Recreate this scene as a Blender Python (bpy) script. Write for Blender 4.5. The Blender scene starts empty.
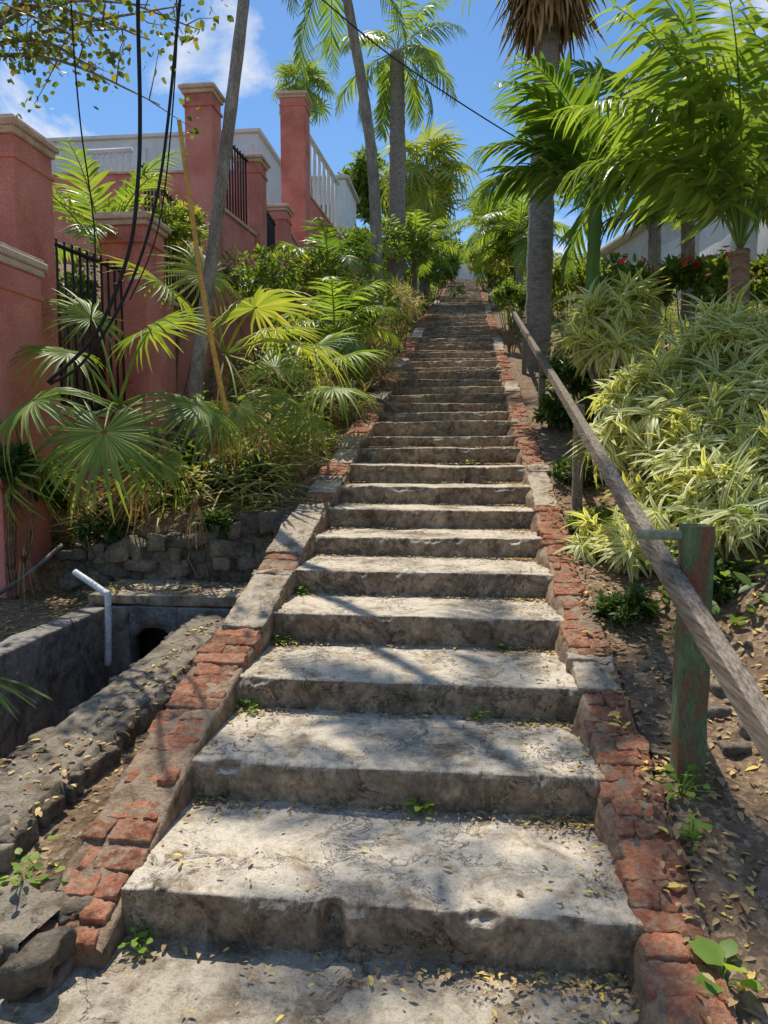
import bpy, math, random
import numpy as np
from mathutils import Vector, Matrix
rng = np.random.default_rng(11); random.seed(4)
SC = bpy.context.scene; COL = SC.collection
PI = math.pi
# ------------------------------------------------------------------ camera frame
FPX = 740.0; PSI = math.radians(6.4); TH = math.radians(5.2)
CAM = np.array([0, 0, 1.48])
Fv = np.array([-math.sin(PSI)*math.cos(TH), math.cos(PSI)*math.cos(TH), -math.sin(TH)])
Rv = np.array([math.cos(PSI), math.sin(PSI), 0.0]); Uv = np.cross(Rv, Fv)
def at(px, py, Y):
    d = Fv + (px-384)/FPX*Rv + (512-py)/FPX*Uv
    return CAM + d/d[1]*Y
def pxm(Y): return Y/FPX
# ------------------------------------------------------------------ helpers
class G:
    def __init__(s): s.V=[]; s.Q=[]; s.T=[]; s.A=[]; s.n=0
    def add(s, V, Q=None, T=None, A=None):
        V = np.asarray(V, float).reshape(-1,3)
        if Q is not None and len(Q): s.Q.append(np.asarray(Q,int)+s.n)
        if T is not None and len(T): s.T.append(np.asarray(T,int)+s.n)
        s.V.append(V); s.A.append(np.zeros(len(V)) if A is None else np.asarray(A,float)); s.n += len(V)
    def stamp(s, V, Q, T, M, P, A=None):
        N=len(P); k=len(V)
        if N==0: return
        W = np.einsum('nij,kj->nki', M, V) + P[:,None,:]
        off = (np.arange(N)*k)[:,None,None]
        s.add(W.reshape(-1,3), (Q[None]+off).reshape(-1,4) if Q is not None and len(Q) else None,
              (T[None]+off).reshape(-1,3) if T is not None and len(T) else None,
              None if A is None else np.tile(A,N))
    def build(s, name, mat, parent=None, smooth=True, loc=None):
        V=np.concatenate(s.V); A=np.concatenate(s.A)
        Q=np.concatenate(s.Q) if s.Q else np.zeros((0,4),int); T=np.concatenate(s.T) if s.T else np.zeros((0,3),int)
        if parent is not None: V = V - np.array(parent.location)
        elif loc is not None: V = V - np.array(loc)
        me=bpy.data.meshes.new(name)
        me.vertices.add(len(V)); me.vertices.foreach_set('co', V.astype(np.float32).ravel())
        li=np.concatenate([Q.ravel(),T.ravel()]).astype(np.int32)
        me.loops.add(len(li)); me.loops.foreach_set('vertex_index', li)
        st=np.concatenate([np.arange(len(Q))*4, len(Q)*4+np.arange(len(T))*3]).astype(np.int32)
        me.polygons.add(len(st)); me.polygons.foreach_set('loop_start', st)
        me.polygons.foreach_set('use_smooth', np.full(len(st), smooth))
        me.update(calc_edges=True); me.validate()
        if A.any():
            at_=me.attributes.new('edge','FLOAT','POINT'); at_.data.foreach_set('value', A.astype(np.float32))
        me.materials.append(mat)
        o=bpy.data.objects.new(name, me); COL.objects.link(o)
        if parent is not None: o.parent=parent
        elif loc is not None: o.location=loc
        return o
def thing(name, label, cat, loc, group=None):
    o=bpy.data.objects.new(name, None); o.empty_display_size=.1; COL.objects.link(o)
    o.location=[float(v) for v in loc]; tag(o,label,cat,group); return o
def tag(o,label,cat,group=None,kind=None):
    o['label']=label; o['category']=cat
    if group: o['group']=group
    if kind: o['kind']=kind
    return o
def nrm(a): return a/np.maximum(np.linalg.norm(a,axis=-1,keepdims=True),1e-9)
def mats(X, Z, S):
    X=nrm(X); Y=nrm(np.cross(Z,X)); Zz=np.cross(X,Y)
    return np.stack([X,Y,Zz],-1)*np.asarray(S).reshape(-1,1,1)
_nd=[nrm(rng.normal(size=3)) for _ in range(60)]; _np=rng.uniform(0,6.28,60)
def sn(P, f, seed=0, oct=5):
    P=np.asarray(P,float); o=np.zeros(P.shape[:-1]); a=1; t=0
    for k in range(oct):
        i=(seed*7+k*2)%58
        o+=a*np.sin(P@_nd[i]*f+_np[i]+1.7*np.sin(P@_nd[i+1]*f*.7+_np[i+1])); t+=a; a*=.62; f*=1.93
    return o/t
def tube(path, rad, ns=8, rough=0, f=6, cap=True):
    P=np.asarray(path,float); n=len(P); rad=np.broadcast_to(np.asarray(rad,float),(n,))
    T=nrm(np.gradient(P,axis=0)); ref=np.array([0,0,1.]) if abs(T[0][2])<.8 else np.array([0,1.,0])
    A=nrm(np.cross(T,ref)); B=np.cross(T,A)
    th=np.arange(ns)/ns*2*PI
    V=P[:,None]+rad[:,None,None]*(np.cos(th)[None,:,None]*A[:,None]+np.sin(th)[None,:,None]*B[:,None])
    V=V.reshape(-1,3)
    if rough: 
        C=np.repeat(P,ns,0); V=C+(V-C)*(1+rough*sn(V,f,3))[:,None]
    i=np.arange(n-1)[:,None]*ns; j=np.arange(ns)[None]; j2=(j+1)%ns
    Q=np.stack([i+j,i+j2,i+ns+j2,i+ns+j],-1).reshape(-1,4)
    Tt=None
    if cap:
        V=np.vstack([V,P[:1],P[-1:]]); a=n*ns
        Tt=np.array([[a,(k+1)%ns,k] for k in range(ns)]+[[a+1,(n-1)*ns+k,(n-1)*ns+(k+1)%ns] for k in range(ns)])
    return V,Q,Tt
def spline(pts,n):
    pts=np.asarray(pts,float); k=len(pts); t=np.linspace(0,k-1,n); i=np.clip(t.astype(int),0,k-2); u=(t-i)[:,None]
    p=lambda q: pts[np.clip(q,0,k-1)]
    return .5*((2*p(i))+(-p(i-1)+p(i+1))*u+(2*p(i-1)-5*p(i)+4*p(i+1)-p(i+2))*u**2+(-p(i-1)+3*p(i)-3*p(i+1)+p(i+2))*u**3)
def rbox(size, r, n=(1,1,1)):
    h=np.array(size)/2; Vs=[];Qs=[];c=0
    ax=[np.unique(np.round(np.concatenate([[-h[k],-h[k]+.4*r],np.linspace(-h[k]+r,h[k]-r,n[k]+1),[h[k]-.4*r,h[k]]]),6)) for k in range(3)]
    for k in range(3):
        a,b=(k+1)%3,(k+2)%3
        for s in (-1,1):
            ga,gb=np.meshgrid(ax[a],ax[b],indexing='ij'); V=np.zeros(ga.shape+(3,)); V[...,a]=ga;V[...,b]=gb;V[...,k]=s*h[k]
            na,nb=ga.shape; I=np.arange(na*nb).reshape(na,nb)+c
            q=np.stack([I[:-1,:-1],I[1:,:-1],I[1:,1:],I[:-1,1:]],-1).reshape(-1,4)
            if s<0: q=q[:,::-1]
            Vs.append(V.reshape(-1,3));Qs.append(q);c+=na*nb
    V=np.concatenate(Vs);Q=np.concatenate(Qs)
    u,inv=np.unique(np.round(V,5),axis=0,return_inverse=True); Q=inv.reshape(-1)[Q]; V=u
    inn=np.clip(V,-(h-r),h-r); d=V-inn; L=np.linalg.norm(d,axis=1,keepdims=True)
    V=np.where(L>1e-7, inn+d/np.maximum(L,1e-7)*r, V)
    return V,Q
def box(g,c,size,r=.01,rz=0,n=(1,1,1),rough=0,f=8,M=None):
    V,Q=rbox(size,r,n)
    if rough: 
        W=V+np.array(c); V=V*(1+0)+nrm(V/np.array(size))*(rough*sn(W,f,2))[:,None]
    if rz: 
        cs,s=math.cos(rz),math.sin(rz); V=V@np.array([[cs,s,0],[-s,cs,0],[0,0,1]])
    if M is not None: V=V@np.asarray(M).T
    g.add(V+np.array(c),Q)
# ------------------------------------------------------------------ materials
def newmat(name):
    m=bpy.data.materials.new(name); m.use_nodes=True; nt=m.node_tree
    for n in list(nt.nodes): nt.nodes.remove(n)
    return m,nt
def N(nt,t,**k):
    n=nt.nodes.new(t)
    for a,b in k.items():
        if a=='ins':
            for i,v in b.items(): n.inputs[i].default_value=v
        else: setattr(n,a,b)
    return n
def L(nt,a,b): nt.links.new(a,b)
def ramp(nt,fac,stops):
    r=N(nt,'ShaderNodeValToRGB'); e=r.color_ramp.elements
    while len(e)<len(stops): e.new(.5)
    for k,(p,c) in enumerate(stops):
        e[k].position=p; e[k].color=(*c,1) if len(c)==3 else c
    L(nt,fac,r.inputs[0]); return r.outputs[0]
def g3(v): return (v,v,v)
def noise_(nt,vec,scale,detail=6,rough=.6,dist=0):
    n=N(nt,'ShaderNodeTexNoise',ins={'Scale':scale,'Detail':detail,'Roughness':rough,'Distortion':dist}); L(nt,vec,n.inputs['Vector']); return n
def mix(nt,a,b,fac,mode='MIX'):
    m=N(nt,'ShaderNodeMix',data_type='RGBA',blend_type=mode)
    for s,v in ((0,fac),(6,a),(7,b)):
        if hasattr(v,'is_linked') or hasattr(v,'links'): L(nt,v,m.inputs[s])
        else: m.inputs[s].default_value = v if s==0 else (*v,1)
    return m.outputs[2]
def finish(nt,col,rough=.85,bump=None,bs=.4,bd=.02,spec=.3):
    b=N(nt,'ShaderNodeBsdfPrincipled'); o=N(nt,'ShaderNodeOutputMaterial')
    if hasattr(col,'links'): L(nt,col,b.inputs['Base Color'])
    else: b.inputs['Base Color'].default_value=(*col,1)
    b.inputs['Roughness'].default_value=rough; b.inputs['Specular IOR Level'].default_value=spec
    if bump is not None:
        bm=N(nt,'ShaderNodeBump',ins={'Strength':bs,'Distance':bd}); L(nt,bump,bm.inputs['Height']); L(nt,bm.outputs[0],b.inputs['Normal'])
    L(nt,b.outputs[0],o.inputs[0]); return b
def pos(nt,scale=None):
    g=N(nt,'ShaderNodeNewGeometry')
    if scale is None: return g,g.outputs['Position']
    mp=N(nt,'ShaderNodeMapping'); mp.inputs['Scale'].default_value=scale; L(nt,g.outputs['Position'],mp.inputs[0]); return g,mp.outputs[0]
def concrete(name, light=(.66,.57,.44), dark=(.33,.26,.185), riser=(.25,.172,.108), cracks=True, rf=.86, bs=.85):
    m,nt=newmat(name); g,p=pos(nt)
    n1=noise_(nt,p,2.6,9,.7); n2=noise_(nt,p,28,6,.75); n3=noise_(nt,p,130,3,.6); n4=noise_(nt,p,7,7,.72,.8)
    c=ramp(nt,n1.outputs[0],[(.35,dark),(.5,light),(.8,tuple(v*1.05 for v in light))])
    c=mix(nt,c,ramp(nt,n2.outputs[0],[(.32,g3(.52)),(.52,g3(1)),(.8,g3(1.1))]),.72,'MULTIPLY')
    c=mix(nt,c,ramp(nt,n3.outputs[0],[(.36,g3(.48)),(.48,g3(1.))]),.52,'MULTIPLY')
    c=mix(nt,c,ramp(nt,n4.outputs[0],[(.37,(.5,.39,.27)),(.49,g3(1.))]),.7,'MULTIPLY')
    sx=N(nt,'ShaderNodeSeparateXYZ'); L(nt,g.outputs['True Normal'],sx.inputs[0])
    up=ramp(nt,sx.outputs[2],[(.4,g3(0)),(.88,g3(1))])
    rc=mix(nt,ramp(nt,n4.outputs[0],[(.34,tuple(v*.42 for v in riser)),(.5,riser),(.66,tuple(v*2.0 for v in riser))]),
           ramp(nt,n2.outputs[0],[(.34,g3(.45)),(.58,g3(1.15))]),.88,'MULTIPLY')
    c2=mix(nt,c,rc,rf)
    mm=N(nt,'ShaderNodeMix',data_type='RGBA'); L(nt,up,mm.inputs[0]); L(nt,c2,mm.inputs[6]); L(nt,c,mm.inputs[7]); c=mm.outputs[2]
    h=n2.outputs[0]
    if cracks:
        wv=N(nt,'ShaderNodeVectorMath',operation='MULTIPLY_ADD'); wv.inputs[1].default_value=(.55,.55,.55); L(nt,n4.outputs['Color'],wv.inputs[0]); L(nt,p,wv.inputs[2])
        v=N(nt,'ShaderNodeTexVoronoi',feature='DISTANCE_TO_EDGE',ins={'Scale':1.9}); L(nt,wv.outputs[0],v.inputs['Vector'])
        cr=ramp(nt,v.outputs[0],[(0,g3(.12)),(.012,g3(1))])
        v2=N(nt,'ShaderNodeTexVoronoi',feature='DISTANCE_TO_EDGE',ins={'Scale':5.5}); L(nt,wv.outputs[0],v2.inputs['Vector'])
        cr2=ramp(nt,v2.outputs[0],[(0,g3(.4)),(.016,g3(1))])
        br=ramp(nt,n1.outputs[0],[(.34,g3(0)),(.42,g3(1))]); br2=ramp(nt,n1.outputs[0],[(.42,g3(1)),(.5,g3(0))])
        crm=mix(nt,mix(nt,(1,1,1),cr,br),mix(nt,(1,1,1),cr2,br2),1.0,'MULTIPLY')
        c=mix(nt,c,crm,.9,'MULTIPLY')
        h=mix(nt,n2.outputs[0],crm,.6,'MULTIPLY')
    h=mix(nt,h,n3.outputs[0],.25)
    finish(nt,c,.92,h,bs,.016,.2); return m
def solid_noise(name,stops,scale=8,rough=.85,bs=.3,stretch=None,bd=.01,fine=60,spec=.3,island=False,dust=None):
    m,nt=newmat(name); g,p=pos(nt,stretch)
    n=noise_(nt,p,scale,8,.65); c=ramp(nt,n.outputs[0],stops); n2=noise_(nt,p,fine,4,.6)
    if island: c=mix(nt,c,ramp(nt,g.outputs['Random Per Island'],[(0,g3(.55)),(.5,g3(.95)),(1,(1.25,1.18,1.1))]),.9,'MULTIPLY')
    if dust:
        n5=noise_(nt,p,scale*2.6,6,.7); c=mix(nt,c,dust,ramp(nt,n5.outputs[0],[(.45,g3(0)),(.66,g3(.8))]))
    c=mix(nt,c,ramp(nt,n2.outputs[0],[(.3,g3(.52)),(.6,g3(1.08))]),.82,'MULTIPLY')
    finish(nt,c,rough,mix(nt,n.outputs[0],n2.outputs[0],.5),bs,bd,spec); return m
LG=1.62
def leafmat(name, stops, tr=.44, rough=.45, edge=None, tcol=1.6, patch=.5, gain=None, spec=.3):
    m,nt=newmat(name); g,p=pos(nt); gn=LG if gain is None else gain
    c=ramp(nt,g.outputs['Random Per Island'],[(q,tuple(min(1,v*gn) for v in k)) for q,k in stops])
    n=noise_(nt,p,2.6,4,.6); c=mix(nt,c,ramp(nt,n.outputs[0],[(.3,g3(.58)),(.5,g3(1)),(.72,(1.35,1.25,.9))]),patch,'MULTIPLY')
    if edge:
        a=N(nt,'ShaderNodeAttribute',attribute_name='edge'); c=mix(nt,c,edge,ramp(nt,a.outputs['Fac'],[(.25,g3(0)),(.6,g3(1))]))
    b=N(nt,'ShaderNodeBsdfPrincipled'); L(nt,c,b.inputs['Base Color']); b.inputs['Roughness'].default_value=rough; b.inputs['Specular IOR Level'].default_value=spec
    t=N(nt,'ShaderNodeBsdfTranslucent'); tc=mix(nt,c,(tcol*1.15,tcol*1.05,tcol*.4),1.0,'MULTIPLY'); L(nt,tc,t.inputs[0])
    s=N(nt,'ShaderNodeMixShader'); s.inputs[0].default_value=tr; L(nt,b.outputs[0],s.inputs[1]); L(nt,t.outputs[0],s.inputs[2])
    o=N(nt,'ShaderNodeOutputMaterial'); L(nt,s.outputs[0],o.inputs[0]); return m
M={}
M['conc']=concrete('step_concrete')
M['path']=concrete('path_concrete',(.50,.43,.325),(.24,.19,.138))
M['kconc']=concrete('kerb_concrete',(.54,.445,.33),(.22,.165,.115),(.20,.14,.09),True,.6)
M['mortar']=concrete('crumbling_mortar',(.38,.275,.185),(.16,.105,.07),(.18,.12,.075),False,.7,1.0)
M['moss']=concrete('mossy_mortar',(.30,.255,.19),(.085,.075,.052),(.11,.088,.062),False,.7,1.0)
M['pit']=concrete('drain_concrete',(.31,.28,.245),(.11,.10,.088),(.145,.134,.12),False,.7)
M['brick']=solid_noise('worn_brick',[(.25,(.14,.06,.04)),(.45,(.33,.125,.07)),(.6,(.40,.18,.105)),(.78,(.42,.265,.175))],9,.95,.9,None,.018,55,.08,True,(.36,.255,.17))
M['stone']=solid_noise('field_stone',[(.25,(.065,.055,.043)),(.5,(.18,.148,.11)),(.75,(.33,.28,.215))],7,.92,.9,None,.03,45,.1,True)
M['pink']=solid_noise('pink_stucco',[(.3,(.50,.15,.115)),(.48,(.72,.25,.19)),(.62,(.80,.31,.245)),(.75,(.82,.40,.33))],1.6,.9,.35,None,.01,90,.2)
M['cream']=solid_noise('cream_stucco',[(.3,(.55,.36,.28)),(.6,(.76,.56,.45))],5,.9,.2,None,.006,80,.2)
M['white']=solid_noise('white_paint',[(.3,(.70,.71,.72)),(.6,(.83,.83,.82))],2,.8,.1,None,.004,60,.2)
M['grey']=solid_noise('pale_render',[(.3,(.52,.52,.51)),(.6,(.67,.66,.635))],1.5,.9,.15,None,.004,60,.2)
M['iron']=solid_noise('black_iron',[(.3,(.012,.012,.012)),(.7,(.03,.026,.024))],20,.5,.1)
M['cable']=solid_noise('cable_rubber',[(.3,(.01,.01,.01)),(.7,(.02,.02,.02))],20,.6,.05)
M['wood']=solid_noise('weathered_wood',[(.32,(.085,.065,.047)),(.46,(.21,.168,.125)),(.66,(.37,.31,.24))],9,.88,.4,(11,.45,11),.006,45,.15)
M['post']=solid_noise('peeling_green_post',[(.36,(.24,.085,.05)),(.47,(.17,.12,.07)),(.54,(.11,.16,.08)),(.75,(.22,.26,.15))],6,.85,.6,(3,3,.8),.006,60,.2)
M['galv']=solid_noise('galvanised_pipe',[(.3,(.16,.20,.13)),(.7,(.30,.34,.24))],9,.5,.1)
M['pvc']=solid_noise('white_plastic_pipe',[(.3,(.55,.55,.54)),(.7,(.75,.75,.74))],9,.5,.05)
M['bark']=solid_noise('grey_bark',[(.25,(.14,.115,.09)),(.5,(.30,.255,.21)),(.75,(.46,.41,.35))],5,.9,.7,(2,2,.8),.02,40,.15)
M['palmbark']=solid_noise('palm_bark',[(.25,(.14,.12,.105)),(.5,(.30,.265,.23)),(.75,(.45,.405,.36))],6,.9,1.0,(1.6,1.6,4),.03,30,.15)
M['brownbark']=solid_noise('brown_bark',[(.25,(.10,.06,.04)),(.5,(.25,.15,.09)),(.75,(.38,.26,.18))],6,.9,.8,(1,1,4),.02,30,.15)
M['bamboo']=solid_noise('yellow_cane',[(.3,(.52,.27,.05)),(.7,(.74,.45,.10))],6,.5,.15)
M['glass']=solid_noise('window_glass',[(.3,(.05,.07,.09)),(.7,(.13,.17,.21))],1.5,.12,.02,None,.002,30,.5)
M['shutter']=solid_noise('grey_blue_shutter',[(.3,(.18,.22,.27)),(.7,(.27,.32,.38))],3,.6,.1)
M['fan']=leafmat('fan_palm_leaf',[(0,(.075,.125,.022)),(.5,(.115,.175,.034)),(1,(.18,.225,.055))],.42,.45,spec=.32)
M['fan2']=leafmat('fan_palm_leaf_yellow',[(0,(.10,.15,.028)),(.5,(.155,.20,.04)),(1,(.24,.25,.08))],.42,.45,spec=.32)
M['frond']=leafmat('pinnate_leaf',[(0,(.05,.10,.018)),(.5,(.082,.148,.028)),(1,(.145,.205,.042))],.46,.36,spec=.42)
M['frondy']=leafmat('pinnate_leaf_light',[(0,(.072,.128,.022)),(.5,(.11,.17,.034)),(1,(.175,.23,.06))],.48,.36,spec=.42)
M['frondd']=leafmat('pinnate_leaf_dark',[(0,(.045,.085,.016)),(.5,(.07,.12,.022)),(1,(.11,.16,.034))],.45)
M['dead']=leafmat('dry_leaf',[(0,(.16,.095,.048)),(.5,(.30,.195,.10)),(1,(.45,.33,.19))],.25,.7,None,1.1,gain=1.25)
M['shr']=leafmat('shrub_leaf',[(0,(.045,.08,.016)),(.5,(.082,.132,.025)),(1,(.148,.192,.042))])
M['shy']=leafmat('shrub_leaf_yellow',[(0,(.07,.11,.02)),(.5,(.13,.168,.032)),(1,(.23,.24,.06))])
M['shd']=leafmat('shrub_leaf_dark',[(0,(.02,.042,.011)),(.5,(.038,.07,.017)),(1,(.075,.11,.028))],.35)  # dark green leaf; its tone also paints deep shadow into the undergrowth
M['sea']=leafmat('olive_leaf',[(0,(.05,.08,.02)),(.5,(.09,.12,.03)),(.93,(.14,.15,.035)),(1,(.28,.17,.04))])
M['var']=leafmat('variegated_leaf',[(0,(.14,.195,.04)),(.5,(.21,.265,.06)),(1,(.31,.34,.10))],.4,.45,(.83,.82,.50),1.2,.4)
M['grass']=leafmat('straw_grass',[(0,(.14,.14,.038)),(.5,(.29,.25,.10)),(1,(.42,.36,.19))],.3,.6,None,1.1)
M['red']=leafmat('red_petal',[(0,(.50,.03,.03)),(1,(.65,.09,.09))],.25,.5,None,1.0,gain=1)
M['weed']=leafmat('weed_leaf',[(0,(.10,.18,.03)),(1,(.19,.27,.05))])
M['litter']=leafmat('fallen_leaf',[(0,(.15,.09,.05)),(.3,(.30,.19,.10)),(.6,(.44,.31,.17)),(.82,(.56,.40,.15)),(1,(.70,.54,.10))],.15,.75,None,1.0,.2,gain=1.15)
M['litterb']=leafmat('brown_fallen_leaf',[(0,(.17,.095,.05)),(.4,(.31,.185,.10)),(.8,(.44,.29,.16)),(1,(.58,.43,.22))],.15,.75,None,1.0,.2,gain=1.15)
def N_math(nt,a,k):
    q=N(nt,'ShaderNodeMath',operation='MULTIPLY'); L(nt,a,q.inputs[0]); q.inputs[1].default_value=k; return q.outputs[0]
def soilmat():
    m,nt=newmat('leafy_soil'); g,p=pos(nt)
    n=noise_(nt,p,3,8,.65); n2=noise_(nt,p,45,5,.7)
    v=N(nt,'ShaderNodeTexVoronoi',ins={'Scale':34.0}); 
    wv=N(nt,'ShaderNodeVectorMath',operation='MULTIPLY_ADD'); wv.inputs[1].default_value=(.06,.06,.06); L(nt,noise_(nt,p,14,3).outputs['Color'],wv.inputs[0]); L(nt,p,wv.inputs[2]); L(nt,wv.outputs[0],v.inputs['Vector'])
    c=ramp(nt,n.outputs[0],[(.3,(.11,.075,.05)),(.55,(.21,.145,.095)),(.75,(.34,.255,.18))])
    lf=ramp(nt,v.outputs['Color'],[(.1,(.09,.055,.03)),(.45,(.25,.155,.085)),(.75,(.41,.29,.165)),(.95,(.52,.41,.29))])
    c=mix(nt,c,lf,ramp(nt,n2.outputs[0],[(.42,g3(0)),(.56,g3(.75))]))
    d=N(nt,'ShaderNodeVectorMath',operation='LENGTH'); L(nt,p,d.inputs[0])
    c=mix(nt,c,(.06,.085,.025),ramp(nt,N_math(nt,d.outputs['Value'],1/90),[(.15,g3(0)),(.5,g3(.9))]))
    finish(nt,c,.95,mix(nt,n2.outputs[0],v.outputs['Distance'],.5),.8,.025,.15); return m
M['soil']=soilmat()
# ------------------------------------------------------------------ terrain
R0,T0,Y0=.143,.556,2.11; XL,XR=-1.02,.49; NST=82
def slope(y): 
    y=np.asarray(y,float)
    return np.where(y<1.556,0,np.where(y<47.5,-.4+.257*y,11.8+.10*(np.minimum(y,110)-47.5)))
def ss(a,b,x): 
    t=np.clip((x-a)/(b-a),0,1); return t*t*(3-2*t)
def H(x,y):
    x=np.asarray(x,float); y=np.asarray(y,float); x,y=np.broadcast_arrays(x,y)
    s=slope(y); P=np.stack([x,y,0*x],-1); nz=.025*sn(P,2.2,1)+.012*sn(P,9,2)
    zr=s-.03+ss(.95,1.7,x)*.30+ss(1.8,6,x)*.7+nz
    low=np.clip(.06+.10*(y-1.6),-.02,.36)*ss(1.7,2.1,y)-.05*(1-ss(1.7,2.1,y))
    zl=(low+.5*nz*ss(1.9,2.2,y))*(1-ss(5.2,5.45,y))+ss(5.2,5.45,y)*(s-.08-.35*ss(-2.2,-3.4,x)*(1-ss(7,10,y))+.25*ss(-1.6,-3,x)*ss(8,11,y)+nz)
    zl=zl+ss(-4.0,-4.3,x)*1.6*ss(4,7,y)
    pit=(x>-2.42)&(x<-1.62)&(y>2.85)&(y<4.95); zl=np.where(pit,-.35,zl)
    mid=np.where(y<2.05,-.07,s-.38)
    z=np.where(x<-1.24,zl,np.where(x>.64,zr,mid))
    far=ss(40,160,np.abs(x)); return z*(1-.5*far)
xs=np.unique(np.concatenate([np.linspace(-260,-8,22),np.arange(-8,6,.1),np.linspace(6,260,24)]))
ys=np.unique(np.concatenate([np.linspace(-120,-2,10),np.arange(-2,12,.1),np.arange(12,62,.5),np.linspace(62,320,22)]))
gx,gy=np.meshgrid(xs,ys,indexing='ij'); V=np.stack([gx,gy,H(gx,gy)],-1)
I=np.arange(gx.size).reshape(gx.shape); g=G(); g.add(V.reshape(-1,3),np.stack([I[:-1,:-1],I[1:,:-1],I[1:,1:],I[:-1,1:]],-1).reshape(-1,4))
o=g.build('ground',M['soil']); o['kind']='structure'
def hz(x,y): return float(H(np.array(x),np.array(y)))
def ground(px,py):
    for Y in np.arange(1.2,60,.02):
        p=at(px,py,Y)
        if p[2]<=hz(p[0],p[1]): return p
    return at(px,py,20)
PZ=-.022
g=G(); a=np.linspace(-1.75,.52,70); b=np.linspace(-4,2.2,70); A,B=np.meshgrid(a,b,indexing='ij')
V=np.stack([A,B,PZ+.008*sn(np.stack([A,B,0*A],-1),3,4)-.06*ss(1.82,1.95,B)*(A<-1.2)],-1); I=np.arange(A.size).reshape(A.shape)
g.add(V.reshape(-1,3),np.stack([I[:-1,:-1],I[1:,:-1],I[1:,1:],I[:-1,1:]],-1).reshape(-1,4))
o=g.build('path',M['path']); o['kind']='structure'
# ------------------------------------------------------------------ staircase
stair=thing('staircase','long straight flight of worn grey concrete steps climbing the hill','stairs',(-.27,2.11,0))
stepy=[];stepz=[]
for i in range(1,NST+1):
    j=min(1,(i-1)/16)
    stepy.append(Y0+T0*(i-1)+ (rng.uniform(-.03,.03)*(1+1.6*j) if i>2 else 0)); stepz.append(R0*i+rng.uniform(-.010,.010)*(1+1.8*j))
stepy[0]=2.03; stepz[0]=.137; stepy[1]=2.625; stepz[1]=.283
stepy.append(stepy[-1]+T0); stepz.append(stepz[-1]+R0)
for i in range(1,NST+1):
    y0,z1=stepy[i-1],stepz[i-1]; dep=stepy[i]-y0+.06
    if i==NST: dep=1.6
    nx=260 if i<=3 else 150 if i<=7 else 70 if i<=14 else 40 if i<=36 else 18
    pr=[(.004,-.21),(.004,-.17),(.003,-.15),(.004,-.13),(.003,-.115),(.003,-.10),(.003,-.085),(.002,-.07),(.001,-.055),(.001,-.04),(0,-.026),(0,-.013),(.003,-.004),(.008,-.0005),(.018,0)]
    NF=len(pr); pr+=[(.03,0),(.045,0)]+[(t,0.0) for t in np.linspace(.07,dep,18 if i<=8 else 6)]
    pr=np.array(pr); x=np.linspace(XL-.015,XR+.015,nx)
    XX,K=np.meshgrid(x,np.arange(len(pr)),indexing='ij')
    dy=pr[:,0][K]; dz=pr[:,1][K]
    P=np.stack([XX,y0+dy,z1+dz],-1); X1=np.stack([XX,0*XX+i*3.1,0*XX],-1)
    rs=np.clip(-dz/.04,0,1); top=(K>=NF-1)
    ch=np.clip(sn(X1,13,i%5)-.18,0,1)*1.4+np.clip(sn(X1,41,(i+3)%6)-.2,0,1)*.6
    chip=ch*np.exp(-((K-(NF-3))/2.2)**2)
    wob=.015*sn(np.stack([XX,0*XX+i*5.7,0*XX],-1),2.0,(i+2)%6)
    P[...,1]+= wob*(K<NF+2)+ .011*sn(P,9,(i*3)%7)*rs + .008*sn(P,38,(i*3+1)%7)*rs +.004*sn(P,95,2)*rs + .036*chip
    P[...,2]+= -.032*chip + .006*sn(P,5,1)*top + .003*sn(P,22,3)*top +.0012*sn(P,70,5)*top
    P[...,2]+= (.006 if i<8 else .018)*sn(np.stack([XX,0*XX+i*2.3,0*XX],-1),1.9,(i+1)%6)*(K>8)
    tilt_=rng.uniform(-.008,.008)*(1 if i<8 else 2); P[...,2]+=tilt_*(XX+.27)*(K>8)
    if i==1:
        nt_=np.exp(-(np.abs(XX+.385)/.034)**3)*np.clip(1-np.abs(K-6.5)/8.5,0,1); P[...,1]+=.10*nt_; 
        lip=np.exp(-((XX+.31)/.035)**2)*(K<11); P[...,1]-=.022*lip
    I=np.arange(XX.size).reshape(XX.shape); g=G()
    g.add(P.reshape(-1,3),np.stack([I[:-1,:-1],I[1:,:-1],I[1:,1:],I[:-1,1:]],-1).reshape(-1,4))
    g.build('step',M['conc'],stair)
_sy=np.array(stepy)
def stairtop(x,y):
    k=int(np.searchsorted(_sy,y,side='right'))-1
    return PZ+.005 if k<0 else stepz[min(k,NST-1)]+.004
def nose(y): return .143+.257*(y-2.11)
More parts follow.
